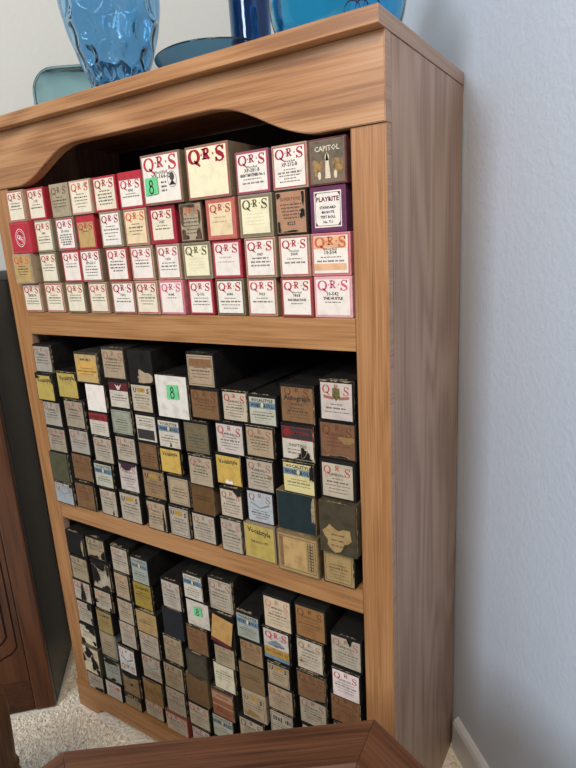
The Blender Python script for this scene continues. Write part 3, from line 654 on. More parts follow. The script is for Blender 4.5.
# --- flat print shapes, built in label metres (u right, v up)
class Sheet:
    def __init__(s, w, h): s.bm = bmesh.new(); s.mats = []; s.w = w; s.h = h; s.k = 0
    def mi(s, m):
        if m not in s.mats: s.mats.append(m)
        return s.mats.index(m)
    def poly(s, pts, m, lay):
        y = -0.00012*lay
        try:
            f = s.bm.faces.new([s.bm.verts.new((u, y, v)) for u, v in pts]); f.material_index = s.mi(m)
            f.normal_update()
            if f.normal.y > 0: f.normal_flip()
        except ValueError: pass
    def rect(s, u0, u1, v0, v1, m, lay): s.poly([(u0, v0), (u1, v0), (u1, v1), (u0, v1)], m, lay)
    def frame(s, u0, u1, v0, v1, t, m, lay):
        s.rect(u0, u1, v0, v0+t, m, lay); s.rect(u0, u1, v1-t, v1, m, lay); s.rect(u0, u0+t, v0+t, v1-t, m, lay); s.rect(u1-t, u1, v0+t, v1-t, m, lay)
    def stroke(s, pts, ws, m, lay, closed=False):
        n = len(pts); L = []; Rr = []
        for i in range(n):
            a = pts[i-1] if (i > 0 or closed) else pts[i]; b = pts[(i+1) % n] if (i < n-1 or closed) else pts[i]
            dx, dy = b[0]-a[0], b[1]-a[1]; d = math.hypot(dx, dy) or 1; wd = ws[i]/2 if isinstance(ws, list) else ws/2
            L.append((pts[i][0]-dy/d*wd, pts[i][1]+dx/d*wd)); Rr.append((pts[i][0]+dy/d*wd, pts[i][1]-dx/d*wd))
        for i in range(n if closed else n-1):
            j = (i+1) % n; s.poly([Rr[i], Rr[j], L[j], L[i]], m, lay)
    def oval(s, cu, cv, ru, rv, m, lay, n=18): s.poly([(cu+ru*math.cos(2*math.pi*i/n), cv+rv*math.sin(2*math.pi*i/n)) for i in range(n)], m, lay)
    def ring(s, cu, cv, ru, rv, t, m, lay, n=20): s.stroke([(cu+ru*math.cos(2*math.pi*i/n), cv+rv*math.sin(2*math.pi*i/n)) for i in range(n)], t, m, lay, True)
    def ragged(s, cu, cv, ru, rv, m, lay, rnd, U, V, n=18):
        ph = rnd.uniform(0, 6)
        pts = []
        for i in range(n):
            a = 2*math.pi*i/n; k = 1+0.22*math.sin(3*a+ph)+rnd.uniform(-.2, .2)
            pts.append((max(-U, min(U, cu+ru*k*math.cos(a))), max(-V, min(V, cv+rv*k*math.sin(a)))))
        f = pts
        s.poly(f, m, lay)
        # a lighter torn lip along the edge
    def text(s, t, cu, cv, size, m, lay, bold=0.0, maxw=None, rot=0):
        vs, fs, wd = text_mesh(t, bold)
        if not vs: return
        sx = size
        if maxw and wd*size > maxw: sx = maxw/wd
        ca, sa = math.cos(rot), math.sin(rot)
        vv = [s.bm.verts.new((cu+(x-wd/2)*sx*ca-(y-.35)*size*sa, -0.00012*lay, cv+(x-wd/2)*sx*sa+(y-.35)*size*ca)) for x, y in vs]
        idx = s.mi(m)
        for f in fs:
            try: g = s.bm.faces.new([vv[i] for i in f]); g.material_index = idx
            except ValueError: pass
    def squiggle(s, cu, cv, wd, hgt, m, lay, rnd):
        """an illegible printed line: short upright strokes grouped into words"""
        u = cu-wd/2
        while u < cu+wd/2:
            n = rnd.randint(3, 7)
            for _ in range(n):
                if u > cu+wd/2: break
                ww = hgt*rnd.uniform(.35, .6); hh = hgt*rnd.uniform(.6, 1.0)
                s.rect(u, u+ww*.62, cv-hh/2, cv+hh/2, m, lay); u += ww
            u += hgt*.5
    def build(s, name, parent, loc=(0, 0, 0)):
        return link_mesh(name, s.bm, s.mats, parent, loc)
_T = {}
def text_mesh(t, bold):
    k = (t, bold)
    if k in _T: return _T[k]
    c = bpy.data.curves.new('txt', 'FONT'); c.body = t; c.size = 1; c.offset = bold; c.resolution_u = 1
    o = bpy.data.objects.new('txt', c); COL.objects.link(o)
    dg = bpy.context.evaluated_depsgraph_get(); me = o.evaluated_get(dg).to_mesh()
    vs = [(v.co.x, v.co.y) for v in me.vertices]; fs = [tuple(p.vertices) for p in me.polygons]
    if vs:
        x0 = min(v[0] for v in vs); vs = [(x-x0, y) for x, y in vs]; wd = max(v[0] for v in vs)
    else: wd = 0
    o.evaluated_get(dg).to_mesh_clear(); bpy.data.objects.remove(o); bpy.data.curves.remove(c)
    _T[k] = (vs, fs, wd); return _T[k]
def gQ(S, cu, cv, h, w, m, lay, b):
    n = 20; pts = []; ws = []
    for i in range(n):
        a = 2*math.pi*i/n; pts.append((cu+w/2*.82*math.cos(a), cv+h/2*.86*math.sin(a))); ws.append(b*(.35+.75*abs(math.cos(a))))
    S.stroke(pts, ws, m, lay, True)
    S.stroke([(cu-.02*w, cv-.25*h), (cu+.2*w, cv-.42*h), (cu+.5*w, cv-.66*h)], [b*.5, b*.9, b*.45], m, lay)
def gR(S, cu, cv, h, w, m, lay, b):
    x = cu-.25*w
    S.rect(x-b/2, x+b/2, cv-h/2, cv+h/2, m, lay)
    S.rect(x-b, x+b, cv-h/2, cv-h/2+b*.4, m, lay); S.rect(x-b, x+b*.6, cv+h/2-b*.4, cv+h/2, m, lay)
    pts = [(x, cv+h/2-b*.25)]+[(x+w*.22+w*.34*math.sin(math.pi*i/6), cv+h*.24+(h*.24)*math.cos(math.pi*i/6)) for i in range(7)]+[(x, cv+.01*h)]
    S.stroke(pts, [b*.5, b*.5, b*.6, b*.9, b, b*.9, b*.6, b*.5, b*.5], m, lay)
    S.stroke([(x+w*.2, cv), (x+w*.45, cv-.28*h), (x+w*.62, cv-h/2+b*.2), (x+w*.8, cv-h/2+b*.25)], [b*.8, b, b*.8, b*.4], m, lay)
def gS(S, cu, cv, h, w, m, lay, b):
    pts = [(.36, .28), (.30, .42), (.08, .49), (-.18, .46), (-.34, .30), (-.28, .12), (0, .0), (.28, -.12), (.38, -.30), (.22, -.45), (-.06, -.50), (-.30, -.42), (-.40, -.26)]
    ws = [.5, .5, .45, .5, .8, 1.05, 1.25, 1.1, .9, .5, .45, .5, .5]
    S.stroke([(cu+a*w, cv+c*h*.96) for a, c in pts], [b*k for k in ws], m, lay)
    S.rect(cu+.34*w-b*.1, cu+.34*w+b*.4, cv+.22*h, cv+.5*h, m, lay); S.rect(cu-.42*w-b*.3, cu-.42*w+b*.2, cv-.5*h, cv-.2*h, m, lay)
def qrs_new(S, cv, W, m, lay, heavy=1.0):
    h = W*.30; b = h*.20*heavy
    gQ(S, -W*.33, cv, h, W*.31, m, lay, b); gS(S, W*.36, cv, h, W*.23, m, lay, b)
    gR(S, -.0*W, cv+h*.1, h*.72, W*.18, m, lay, b*.9)
    for u in (-.125, .185): S.oval(u*W, cv+h*.06, h*.075, h*.075, m, lay, 8)
def qrs_old(S, cv, W, m, lay):
    h = W*.30; b = h*.15
    gQ(S, -W*.36, cv, h, W*.26, m, lay, b); gS(S, W*.36, cv-h*.1, h, W*.2, m, lay, b); gR(S, 0, cv+h*.28, h*.5, W*.15, m, lay, b*.8)

def make_label(key, style, paper, ink, border, opts, w, h, rnd):
    S = Sheet(w, h); op = [o.strip() for o in opts.split(',') if o.strip()]
    has = lambda t: t in op
    T = K_('text'); I = K_(ink) if ink else T
    U, V = w/2, h/2
    if key[0] == '1':
        mU, mV = U-.0022, V-.0022
        cartonm = P_(border) if border in PAL else None
        low = has('low')
        bt = {'green': P_('olivegreen'), 'redframe': P_('redtrim'), 'oliveframe': P_('olive'), 'orange': P_('salmon'), 'purple': P_('maroonp'), 'cream': P_('redtrim'), 'tan': P_('redtrim') if rnd.random() < .6 else P_('tan')}.get(border, P_('redtrim') if border in ('red', 'redframe') else (cartonm or P_('redtrim')))
        thick = {'redframe': .0022, 'oliveframe': .003, 'olive': .003 if has('faint') else .0013, 'crimson': .004, 'salmon': .004, 'purple': .004}.get(border, .0014)
        if low: mV2 = V-.011
        else: mV2 = mV
        S.rect(-mU, mU, -mV, mV2, bt, 1); mU -= thick; bot = -mV+thick; top = mV2-thick
        S.rect(-mU, mU, bot, top, P_(paper), 2)
    else:
        a = .004 if has('wm') else (.0012 if has('m1') else (.0006 if has('m0') else .0024))
        mU = U-a; bot = -V+a; top = V-(a+.002 if a > .002 else a)
        if has('wm'): bot -= .001; top += .001
        S.rect(-mU, mU, bot, top, P_(paper), 2)
    Wd = 2*mU; Hh = top-bot; L = 3; cy = (top+bot)/2
    fv = lambda t: bot+t*Hh     # 0 bottom .. 1 top
    if has('fr') or style == 'F': S.frame(-mU*.92, mU*.92, fv(.05), fv(.95), .0007, I if style == 'F' else T, L)
    if has('bt'): S.rect(-mU*.85, mU*.85, fv(.62), fv(.88), P_('brown2'), L)
    lines = []
    for o in op:
        if o[0] == 't': pass
    y = .60
    if style == 'N':
        if not ('LOGO' in style): qrs_new(S, fv(.83), Wd*.95, I, L, 1.35 if ink == 'qcrimb' else 1.0)
    elif style == 'Q':
        qrs_old(S, fv(.80), Wd*.92, I, L); y = .56
        if not has('low'): S.text('WORD ROLL', 0, fv(.68), Wd*.11, T if ink != 'dred' else I, L+1, .02, Wd*.42)
    elif style == 'E':
        qrs_old(S, fv(.82), Wd*.9, I, L)
        for k in (-1, 1): S.poly([(0, fv(.50)), (k*mU*.75, fv(.66)), (k*mU*.8, fv(.60)), (k*mU*.3, fv(.50)), (0, fv(.44))], BLUEG, L)
        y = .38
        if has('qlow'): qrs_old(S, fv(.2), Wd*.9, I, L)
    elif style == 'Y':
        S.text('Vocalstyle', 0, fv(.82), Wd*.22, T, L, .025, Wd*.8, 0.06 if not has('hc') else -.08); y = .62
        if has('hc'): S.text('THE HOLY CITY', 0, fv(.5), Wd*.11, T, L, .03, Wd*.6); y = .35
        if has('none'): y = .6
    elif style == 'V':
        bl = BLUE if border == 'blue' else BLUEG
        S.rect(-mU, mU, fv(.60), fv(.82), bl, L); S.text('VOCALSTYLE', 0, fv(.90), Wd*.14, T, L, .03, Wd*.86)
        S.text('WORD', -mU*.5, fv(.71), Wd*.16, T, L+1, .03, Wd*.4); S.text('ROLL', mU*.5, fv(.71), Wd*.16, T, L+1, .03, Wd*.4)
        S.poly([(-mU*.12, fv(.71)), (0, fv(.60)), (mU*.12, fv(.74)), (0, fv(.84))], P_('yellowcream2'), L+1); y = .45
    elif style == 'TOP':
        S.rect(-mU, mU, fv(.68), fv(1), BRIGHTM if border == 'maroon' else MAROON, L)
        if border == 'maroonv': S.poly([(-mU*.35, fv(.95)), (-mU*.1, fv(.86)), (0, fv(.92)), (mU*.1, fv(.86)), (mU*.4, fv(.97)), (mU*.12, fv(.72)), (-mU*.1, fv(.72))], P_('cream2'), L+1)
        else: S.squiggle(0, fv(.84), Wd*.8, Hh*.12, T, L+1, rnd)
        y = .5
    elif style == 'IMP':
        S.rect(-mU, mU, fv(.62), fv(1), T, L); S.frame(-mU, mU, fv(.62), fv(1), .0012, BRIGHTM, L+1); S.oval(-mU*.62, fv(.82), mU*.26, Hh*.13, BRIGHTM, L+1)
        S.text('IMPERIAL', mU*.26, fv(.84), Wd*.13, BRIGHTM, L+2, .03, Wd*.55); S.text('DRIFTING', 0, fv(.44), Wd*.13, T, L, .01, Wd*.8); y = .3
    elif style == 'U':
        S.text('U', -mU*.66, fv(.80), Wd*.26, T, L, .04); S.text('S', mU*.68, fv(.80), Wd*.26, T, L, .04)
        S.rect(-mU*.38, mU*.38, fv(.74), fv(.90), GOLD, L); y = .62
        if ink == 'goldink' and rnd.random() < .6: S.squiggle(0, fv(.12), Wd*.7, Hh*.08, GOLD, L, rnd)
    elif style == 'STAMP':
        S.rect(-mU*.86, mU*.86, fv(.24), fv(.76), P_('yellowcream2'), L) if False else S.rect(-mU*.86, mU*.86, fv(.24), fv(.76), paper_mat('amber_paper', 'd0a254', .1, 60), L)
        S.squiggle(0, fv(.82), Wd*.5, Hh*.09, T, L+1, rnd); y = .5
    elif style == 'SUP':
        S.text('SUPERTONE', 0, fv(.84), Wd*.15, K_('dred'), L, .01, Wd*.74); S.text('8225', 0, fv(.22), Wd*.16, T, L, .02)
        for k in range(5): S.squiggle(0, fv(.70-.085*k), Wd*(.75-.05*k), Hh*.045, T, L, rnd)
    elif style == 'PLAY':
        fr = K_('navy'); S.frame(-mU*.93, mU*.93, fv(.04), fv(.96), .0006, fr, L)
        for a in (-1, 1):
            for b in (.04, .96): S.poly([(a*mU*.93, fv(b)), (a*mU*.93, fv(b+(-.14 if b > .5 else .14))), (a*mU*.72, fv(b))], P_('maroonp'), L+1)
        S.text('PLAYRITE', 0, fv(.78), Wd*.20, paper_mat('plum_ink', '6b2440', .1, 90), L+1, .03, Wd*.88)
        for t_, v_ in (('STANDARD', .55), ('88-NOTE', .42), ('TEST ROLL', .29), ('No. T-1', .15)): S.text(t_, 0, fv(v_), Wd*.115, K_('navy'), L+1, .03, Wd*.7)
    elif style == 'CAP':
        S.rect(-mU, mU, fv(.55), fv(1), paper_mat('sepia_sky', '6f6355', .25, 120), L); S.text('CAPITOL', 0, fv(.82), Wd*.19, K_('cream'), L+1, .02, Wd*.82)
        S.poly([(-mU*.14, fv(.08)), (mU*.2, fv(.08)), (mU*.1, fv(.5)), (mU*.05, fv(.62)), (0, fv(.74)), (-mU*.06, fv(.62)), (-mU*.1, fv(.5))], K_('cream'), L+2)
        S.oval(0, fv(.6), mU*.13, Hh*.09, K_('cream'), L+2)
        for k in (-.62, .62):
            S.ragged(k*mU, fv(.36), mU*.3, Hh*.2, paper_mat('sepia_mark', 'a07f52', .3, 150), L+1, rnd, mU, V)
            S.oval(k*mU*.8, fv(.16), mU*.1, Hh*.1, K_('cream'), L+2)
    elif style == 'AUTO':
        qrs_old(S, fv(.88), Wd*.8, K_('dred'), L); S.text('Autograph', 0, fv(.70), Wd*.2, T, L+1, .03, Wd*.85); S.text('WORD ROLL', 0, fv(.52), Wd*.09, T, L+1, .01, Wd*.4); y = .40
    elif style == 'CREST':
        qrs_old(S, fv(.82), Wd*.9, I, L)
        for k in (-1, 1): S.poly([(k*mU*.1, fv(.62)), (k*mU*.85, fv(.66)), (k*mU*.8, fv(.58)), (k*mU*.2, fv(.54))], K_('fred'), L)
        S.poly([(-mU*.22, fv(.86)), (mU*.22, fv(.86)), (mU*.25, fv(.62)), (0, fv(.52)), (-mU*.25, fv(.62))], paper_mat('crest_print', '6c6438', .3, 300), L+1); y = .42
    elif style == 'SIDE':
        S.frame(-mU*.93, mU*.93, fv(.06), fv(.94), .0007, T, L); S.rect(-mU*.72, mU*.45, fv(.1), fv(.9), paper_mat('pale_panel', 'bd9a66', .15, 60), L)
        S.rect(-mU*.88, -mU*.74, fv(.1), fv(.9), P_('brown2'), L)
        for k in range(3): S.stroke([(mU*(.55+.13*k), fv(.12)), (mU*(.55+.13*k), fv(.88))], .0008+.0006*(k == 1), T, L+1)
        for k in range(9): S.rect(mU*.6, mU*.8, fv(.16+.08*k), fv(.18+.08*k), T, L+2)
    elif style == 'HO':
        S.text('HO', -mU*.1, fv(.72), Wd*.34, K_('fred'), L, .01); S.oval(mU*.6, fv(.72), mU*.22, Hh*.12, K_('orangei'), L); y = .45
    elif style == 'ATL':
        S.rect(-mU, mU, fv(.66), fv(1), T, L); S.text('ATLAS', 0, fv(.82), Wd*.24, P_('tan3'), L+1, .04, Wd*.85); y = .5
    elif style == 'ATL2':
        S.frame(-mU*.92, mU*.92, fv(.06), fv(.94), .0007, T, L); S.squiggle(0, fv(.72), Wd*.75, Hh*.2, T, L, rnd); y = .5
    elif style == 'RAIN':
        qrs_new(S, fv(.82), Wd*.9, I, L); S.poly([(-mU*.8, fv(.52)), (0, fv(.70)), (mU*.8, fv(.52)), (0, fv(.44))], BLUEG, L)
        S.rect(-mU, mU, fv(.12), fv(.40), GOLD, L); S.rect(-mU, mU, fv(0), fv(.12), BLUE, L); S.squiggle(0, fv(.27), Wd*.85, Hh*.12, P_('brown2'), L+1, rnd)
    elif style == 'STR':
        S.rect(-mU, mU, fv(.66), fv(.92), P_('pinkbrown'), L); S.rect(-mU, mU, fv(.40), fv(.46), P_('pinkbrown'), L); S.squiggle(0, fv(.8), Wd*.6, Hh*.06, T, L+1, rnd); y = .3
    elif style == 'LOGO':
        wm = K_('white')
        S.ring(0, fv(.5), mU*.52, Hh*.32, .0010, wm, L); S.ring(0, fv(.5), mU*.40, Hh*.25, .0006, wm, L)
        gQ(S, -mU*.2, fv(.54), Hh*.17, mU*.24, wm, L, .0013); gR(S, 0, fv(.5), Hh*.17, mU*.24, wm, L, .0012); gS(S, mU*.19, fv(.44), Hh*.17, mU*.2, wm, L, .0012)
    elif style == 'BLK':
        S.rect(-mU*.95, mU*.8, fv(.06), fv(.45), T, L); S.squiggle(0, fv(.62), Wd*.7, Hh*.04, T, L, rnd); y = .9
    elif style == 'FLAP':
        S.rect(-mU, mU, fv(0), fv(.14), MAROON, L)
    elif style == 'TORNB':
        pass
    elif style == 'PT':
        y = .75
    # text lines
    for o in op:
        if o == 'w': S.text('Word Roll', 0, fv(.645), Wd*.085, T, L+1, .01, Wd*.4)
    if has('w') and style == 'N': y = .56
    for o in op:
        if o.startswith('t:'): S.text(o[2:], 0, fv(y), Wd*.135, T, L+1, .015, Wd*.66); y -= .13
        if o.startswith('b:'): S.text(o[2:], 0, fv(y), Wd*.105, T, L+1, .035, Wd*.86); y -= .11
    for o in op:
        if len(o) == 2 and o[0] == 'l' and o[1].isdigit():
            n = int(o[1]); bold = has('bold'); step = min(.105, (y-.05)/max(1, n))
            for k in range(n):
                wd = Wd*(rnd.uniform(.62, .84) if k in (1, 2) else rnd.uniform(.35, .75)); hh = Hh*(.055 if (k == 1 or bold) else .034)
                col = I if (ink in ('dred', 'dbrown', 'tealink', 'olivei') and style in ('Q', 'P', 'F')) else (K_('greyink') if key[0] != '1' and not bold and k > 1 else T)
                S.squiggle(0, fv(y-step*k), wd, hh, col, L+1, rnd)
    if has('faint'):
        fm = paper_mat('faint_print', 'd9cda8', .05, 90)
        for k in range(4): S.squiggle(0, fv(.56-.1*k), Wd*.6, Hh*.03, fm, L, rnd)
    if has('faint2'):
        for k in range(2): S.squiggle(-.05*Wd, fv(.56-.14*k), Wd*(.5+.2*k), Hh*.05, paper_mat('pale_print', 'b59a92', .05, 90), L, rnd)
    if has('tape'):
        tp = paper_mat('orange_tape_stain', 'e6b48c', .1, 60)
        S.rect(-mU, mU*.9, fv(.66), fv(.98), tp, 3); S.rect(-mU, mU*.9, fv(.08), fv(.26), tp, 3); qrs_new(S, fv(.83), Wd*.95, K_('qorange'), L+2)
    if has('port'):
        k_ = K_('blackink')
        S.ring(mU*.60, fv(.46), mU*.24, Hh*.17, .0006, k_, L+1); S.oval(mU*.6, fv(.52), mU*.13, Hh*.09, paper_mat('portrait_grey', '555050', .2, 200), L+2)
        S.poly([(mU*.42, fv(.34)), (mU*.78, fv(.34)), (mU*.6, fv(.45))], k_, L+2)
        S.text('XP-166-D', 0, fv(.665), Wd*.11, k_, L+2, .01, Wd*.5) if False else None
        for k in range(3): S.squiggle(mU*.12, fv(.42-.09*k), Wd*.14, Hh*.05, k_, L+2, rnd)
    # tears and stains with their own shape
    tl = 6
    for o in op:
        for pre, mt in (('pp:', PURPLE), ('pw:', P_('white')), ('pn:', paper_mat('mottled_brown', '5f4638', .35, 160)), ('po:', P_('ochre')), ('pt:', SCUFF), ('pc:', P_('tan2')), ('p:', P_('black') if key != '1D4' else P_('kraft')), ('q:', P_('tan'))):
            if o.startswith(pre):
                for part in o[len(pre):].split(';'):
                    a, b, c, d = map(float, part.split()); tl += 1
                    if pre in ('p:', 'pp:'): S.ragged(a*mU, cy+b*Hh/2, c*mU*1.13, d*Hh/2*1.13, SCUFF, tl, random.Random(int(tl*7+a*10)), mU, min(V-.002, Hh/2))
                    S.ragged(a*mU, cy+b*Hh/2, c*mU, d*Hh/2, mt, tl+.5, random.Random(int(tl*7+a*10)), mU, min(V-.002, Hh/2))
                    if pre == 'pc:':
                        for k in range(3): S.squiggle(0, cy+(b+.12-.22*k)*Hh/2, Wd*.35, Hh*.04, T, tl+1, rnd)
                break
    return S

ORD = ['first', 'second', 'third', 'fourth', 'fifth', 'sixth', 'seventh', 'eighth', 'ninth', 'tenth', 'eleventh', 'twelfth']
SHELF = {'1': 'top', '2': 'middle', '3': 'bottom'}
DATA = {}
for ln in BOXES.strip().split('\n'):
    a = ln.split(); DATA[a[0]] = tuple(map(float, a[1:]))
SPECS = {}
for ln in SPEC.strip().split('\n'):
    a = ln.split('|'); SPECS[a[0]] = a[1:]
def carton_mesh(w, h, L, mat, rnd, worn):
    bm = bmesh.new(); box(bm, -w/2, w/2, 0, L, 0, h, 0.0009, 2)
    if worn:        # scuffed corners: ragged strips of bare card along the front edges
        def strip(p0, d, q, n, amp, off):
            k = max(4, int(n)); A = []; B = []
            for i in range(k+1):
                t = i/k; a = p0+d*t+off; A.append(bm.verts.new(a)); B.append(bm.verts.new(a+q*(amp*rnd.uniform(.05, 1)*(1 if rnd.random() < .7 else .2))))
            for i in range(k): bm.faces.new((A[i], A[i+1], B[i+1], B[i])).material_index = 1
        e = .0002; f0 = rnd.uniform(0, .4); f1 = rnd.uniform(.6, 1)
        if rnd.random() < .7: strip(Vector((-w/2+w*f0*.9+.001, .0008, h)), Vector((w*(f1-f0)*.9, 0, 0)), Vector((0, 1, 0)), 12, rnd.uniform(.002, .009), Vector((0, 0, e)))
        if rnd.random() < .35: strip(Vector((-w/2+.001, 0, h-.0008)), Vector((w-.002, 0, 0)), Vector((0, 0, -1)), 16, .0022, Vector((0, -e, 0)))
        if rnd.random() < .25: strip(Vector((w/2-.0008, 0, .001)), Vector((0, 0, h-.002)), Vector((-1, 0, 0)), 14, .002, Vector((0, -e, 0)))
        if rnd.random() < .35: strip(Vector((w/2, .001, .001)), Vector((0, 0, h-.002)), Vector((0, 1, 0)), 12, .004, Vector((e, 0, 0)))
    return bm
SIDECAR = {'crimson': 'crimson', 'pinkred': 'pinkred'}
for key, (x0, x1, z0, z1, yf) in DATA.items():
    rnd = random.Random(hash_id(key)); bay = key[0]
    w_, h_ = x1-x0-.0006, z1-z0-.0002
    L = min(.2955, .3055-yf)-rnd.uniform(0, .004)
    grp = 'piano roll boxes on the %s shelf' % SHELF[bay]
    if 'h' in key[2:]:
        sp = ['Q', 'greycream', 'fred', 'black', '', 'l4', '']
        lab = 'piano roll box low in the bottom shelf stacks hidden behind the dark tabletop'; grp = 'piano roll boxes hidden behind the tabletop'
    else:
        sp = SPECS[key]
        if bay == '1':
            row = {'A': 'bottom', 'B': 'second-lowest', 'C': 'third-lowest', 'D': 'top'}[key[1]]
            lab = '%s piano roll box, %s from left in %s row, top shelf' % (sp[6-0] if len(sp) > 6 else sp[-1], ORD[int(key[2:])-1], row)
        else:
            st, ps = STACKPOS[key]
            lab = '%s piano roll box, %s from top, %s stack from left, %s shelf' % (sp[-1], ORD[ps], ORD[st], SHELF[bay])
    style, paper, ink, carton, border, opts = sp[:6]
    e = empty('piano_roll_box', ((x0+x1)/2, yf, z0+.0001), lab, 'box', grp)
    worn = bay != '1'
    cm = P_(carton)
    c = link_mesh('carton', carton_mesh(w_, h_, L, cm, rnd, worn), [cm, SCUFF], e)
    S = make_label(key, style, paper, ink, border, opts, w_, h_, rnd)
    if style == 'TORNB':
        S.bm.free(); S = Sheet(w_, h_); S.ragged(.3*w_/2, -.62*h_/2, .62*w_/2, .42*h_/2, P_('tan'), 2, random.Random(3), w_/2-.001, h_/2-.001)
    if style == 'FLAP':       # a lid flap hanging out and tilted over the box end
        o = S.build('end_flap', e, (0, -.004, h_/2)); o.rotation_euler = (0, .16, 0)
        for v_ in o.data.vertices: v_.co.x *= .98
    else: S.build('label', e, (0, -.0002, h_/2))
    if 'eight' in opts:
        G = Sheet(w_, h_); sz = min(w_, h_)*.36
        cu = {'1D7': -.25, '2f2': .05, '3f2': .02}[key]*w_; cv = {'1D7': -.13, '2f2': .12, '3f2': .12}[key]*h_
        G.poly([(cu-sz*.5, cv-sz*.48), (cu+sz*.52, cv-sz*.42), (cu+sz*.5, cv+sz*.5), (cu-sz*.46, cv+sz*.46)], GREEN, 0)
        for k, r_ in ((-.19, .2), (.17, .15)): G.ring(cu, cv+k*sz, sz*r_*.75, sz*r_, sz*.08, K_('blackink'), 1)
        g = G.build('sticker', e, (0, -.0024, h_/2)); g['label'] = 'green square sticker with a handwritten 8'
        # paper thickness
# ------------------------------------------------------------------ glassware on top of the bookcase
ZT = H_
def vase_disp(rows, amp):
    def f(a, z, j):
        s = 0
        for (zc, n, off, rad, R0) in rows:
            da = ((a/(2*math.pi)*n+off) % 1-.5)/n*2*math.pi*R0; d = math.hypot(da, z-zc)/rad
            if d < 1: s = max(s, amp*math.sqrt(1-d*d)-amp*.25)
        return s
    return f
def resample(pts, n): return smooth_curve(pts, n)
# blue bubble-pattern vase
t = empty('bubble_vase', (-0.530, 0.098, ZT), 'cobalt blue glass vase with bulging bubble pattern at the left of the bookcase top', 'vase')
prof = resample([(0.022, 0.0005), (0.034, 0.001), (0.039, 0.008), (0.045, 0.030), (0.056, 0.062), (0.069, 0.098), (0.079, 0.135), (0.083, 0.168), (0.080, 0.202), (0.068, 0.234), (0.050, 0.256), (0.040, 0.270), (0.046, 0.286), (0.054, 0.296)], 6)
rows = [(.028, 12, 0, .008, .044), (.048, 12, .5, .011, .051), (.075, 10, 0, .016, .060), (.110, 9, .5, .021, .072), (.155, 8, 0, .027, .082), (.205, 8, .5, .023, .079)]
bm = bmesh.new(); out = lathe(bm, prof, 108, disp=vase_disp(rows, .0012))
inn = lathe(bm, [(max(.004, r-.0085), z if z > .012 else .012) for r, z in reversed(prof) if z > .004], 108, disp=lambda a, z, j: -vase_disp(rows, .0075)(a, z, j) if z > .014 else 0)
for i in range(108): bm.faces.new((out[-1][i], out[-1][(i+1) % 108], inn[0][(i+1) % 108], inn[0][i]))
bm.faces.new(out[0][::-1]); bm.faces.new(inn[-1])
bmesh.ops.recalc_face_normals(bm, faces=bm.faces[:])
link_mesh('bubble_body', bm, glass_mat('cobalt_bubble_glass', (0.36, 0.62, 0.84)), t, (0, 0, 0), True)
# shallow bowl
t = empty('glass_bowl', (-0.331, 0.130, ZT), 'shallow dark blue glass bowl with a wide rim in the middle of the bookcase top', 'bowl')
bm = bmesh.new()
o_ = resample([(0.004, .0005), (.036, .001), (.046, .004), (.072, .016), (.092, .030), (.102, .040)], 5); i_ = [(max(.003, r-.001), z+.004) for r, z in reversed(o_)]
A = lathe(bm, o_+[(.1035, .0425)]+i_, 72); bm.faces.new(A[0][::-1]); bm.faces.new(A[-1]); bmesh.ops.recalc_face_normals(bm, faces=bm.faces[:])
link_mesh('bowl_body', bm, glass_mat('navy_glass', (0.10, 0.26, 0.40)), t, None, True)
# tall straight vase
t = empty('glass_vase', (-0.366, 0.272, ZT), 'tall straight dark blue glass vase behind the shallow bowl', 'vase')
bm = bmesh.new(); o_ = [(.006, .0005), (.031, .001), (.034, .006), (.0345, .02), (.036, .10), (.0375, .2), (.041, .26)]; i_ = [(r-.004 if z > .02 else max(.004, r-.006), max(z, .012)) for r, z in reversed(o_)]
A = lathe(bm, resample(o_, 3)+i_, 56); bm.faces.new(A[0][::-1]); bm.faces.new(A[-1]); bmesh.ops.recalc_face_normals(bm, faces=bm.faces[:])
link_mesh('vase_body', bm, glass_mat('deep_blue_glass', (0.04, 0.17, 0.36)), t, None, True)
# round cyan glass vase with a green tag
t = empty('round_glass_vase', (-0.124, 0.132, ZT), 'round turquoise blue glass vase near the right end of the bookcase top', 'vase')
bm = bmesh.new(); o_ = [(.006, .0005), (.054, .001), (.070, .008), (.084, .030), (.094, .065), (.092, .105), (.078, .140), (.058, .160), (.044, .175), (.046, .20), (.056, .215)]
o_ = resample(o_, 5); i_ = [(max(.004, r-.004), max(z, .008)) for r, z in reversed(o_) if z > .003]
A = lathe(bm, o_+i_, 72); bm.faces.new(A[0][::-1]); bm.faces.new(A[-1]); bmesh.ops.recalc_face_normals(bm, faces=bm.faces[:])
link_mesh('vase_body', bm, glass_mat('turquoise_glass', (0.13, 0.62, 0.86)), t, None, True)
def on_body(a, z, e=.0008):
    rr = min(o_, key=lambda p: abs(p[1]-z))[0]+e if z > .02 else .09
    return Vector((rr*math.cos(a), rr*math.sin(a), z))
bm = bmesh.new(); n = 6
for i in range(n):
    for j in range(3):
        q = [on_body(math.radians(216+5*(i+di)), .086+.009*(j+dj)+.002*(i+di)) for di, dj in ((0, 0), (1, 0), (1, 1), (0, 1))]
        bm.faces.new([bm.verts.new(p) for p in q])
g = link_mesh('price_tag', bm, paper_mat('mint_tag', '8fe0a0', .05, 60), t); g['label'] = 'light green paper tag stuck on the glass'
bm = bmesh.new()
for (a0, zc, s_) in ((309, .032, 1), (317, .035, .8), (326, .036, 1.1)):
    pts = [(a0+7*s_*math.cos(k/14*2*math.pi), zc+.010*s_*math.sin(k/14*2*math.pi)) for k in range(15)]
    for (a, z), (b, y) in zip(pts, pts[1:]):
        q = [on_body(math.radians(a), z, .001), on_body(math.radians(b), y, .001), on_body(math.radians(b), y+.0022, .001), on_body(math.radians(a), z+.0022, .001)]
        bm.faces.new([bm.verts.new(p) for p in q])
link_mesh('painted_scroll', bm, K_('navy'), t)
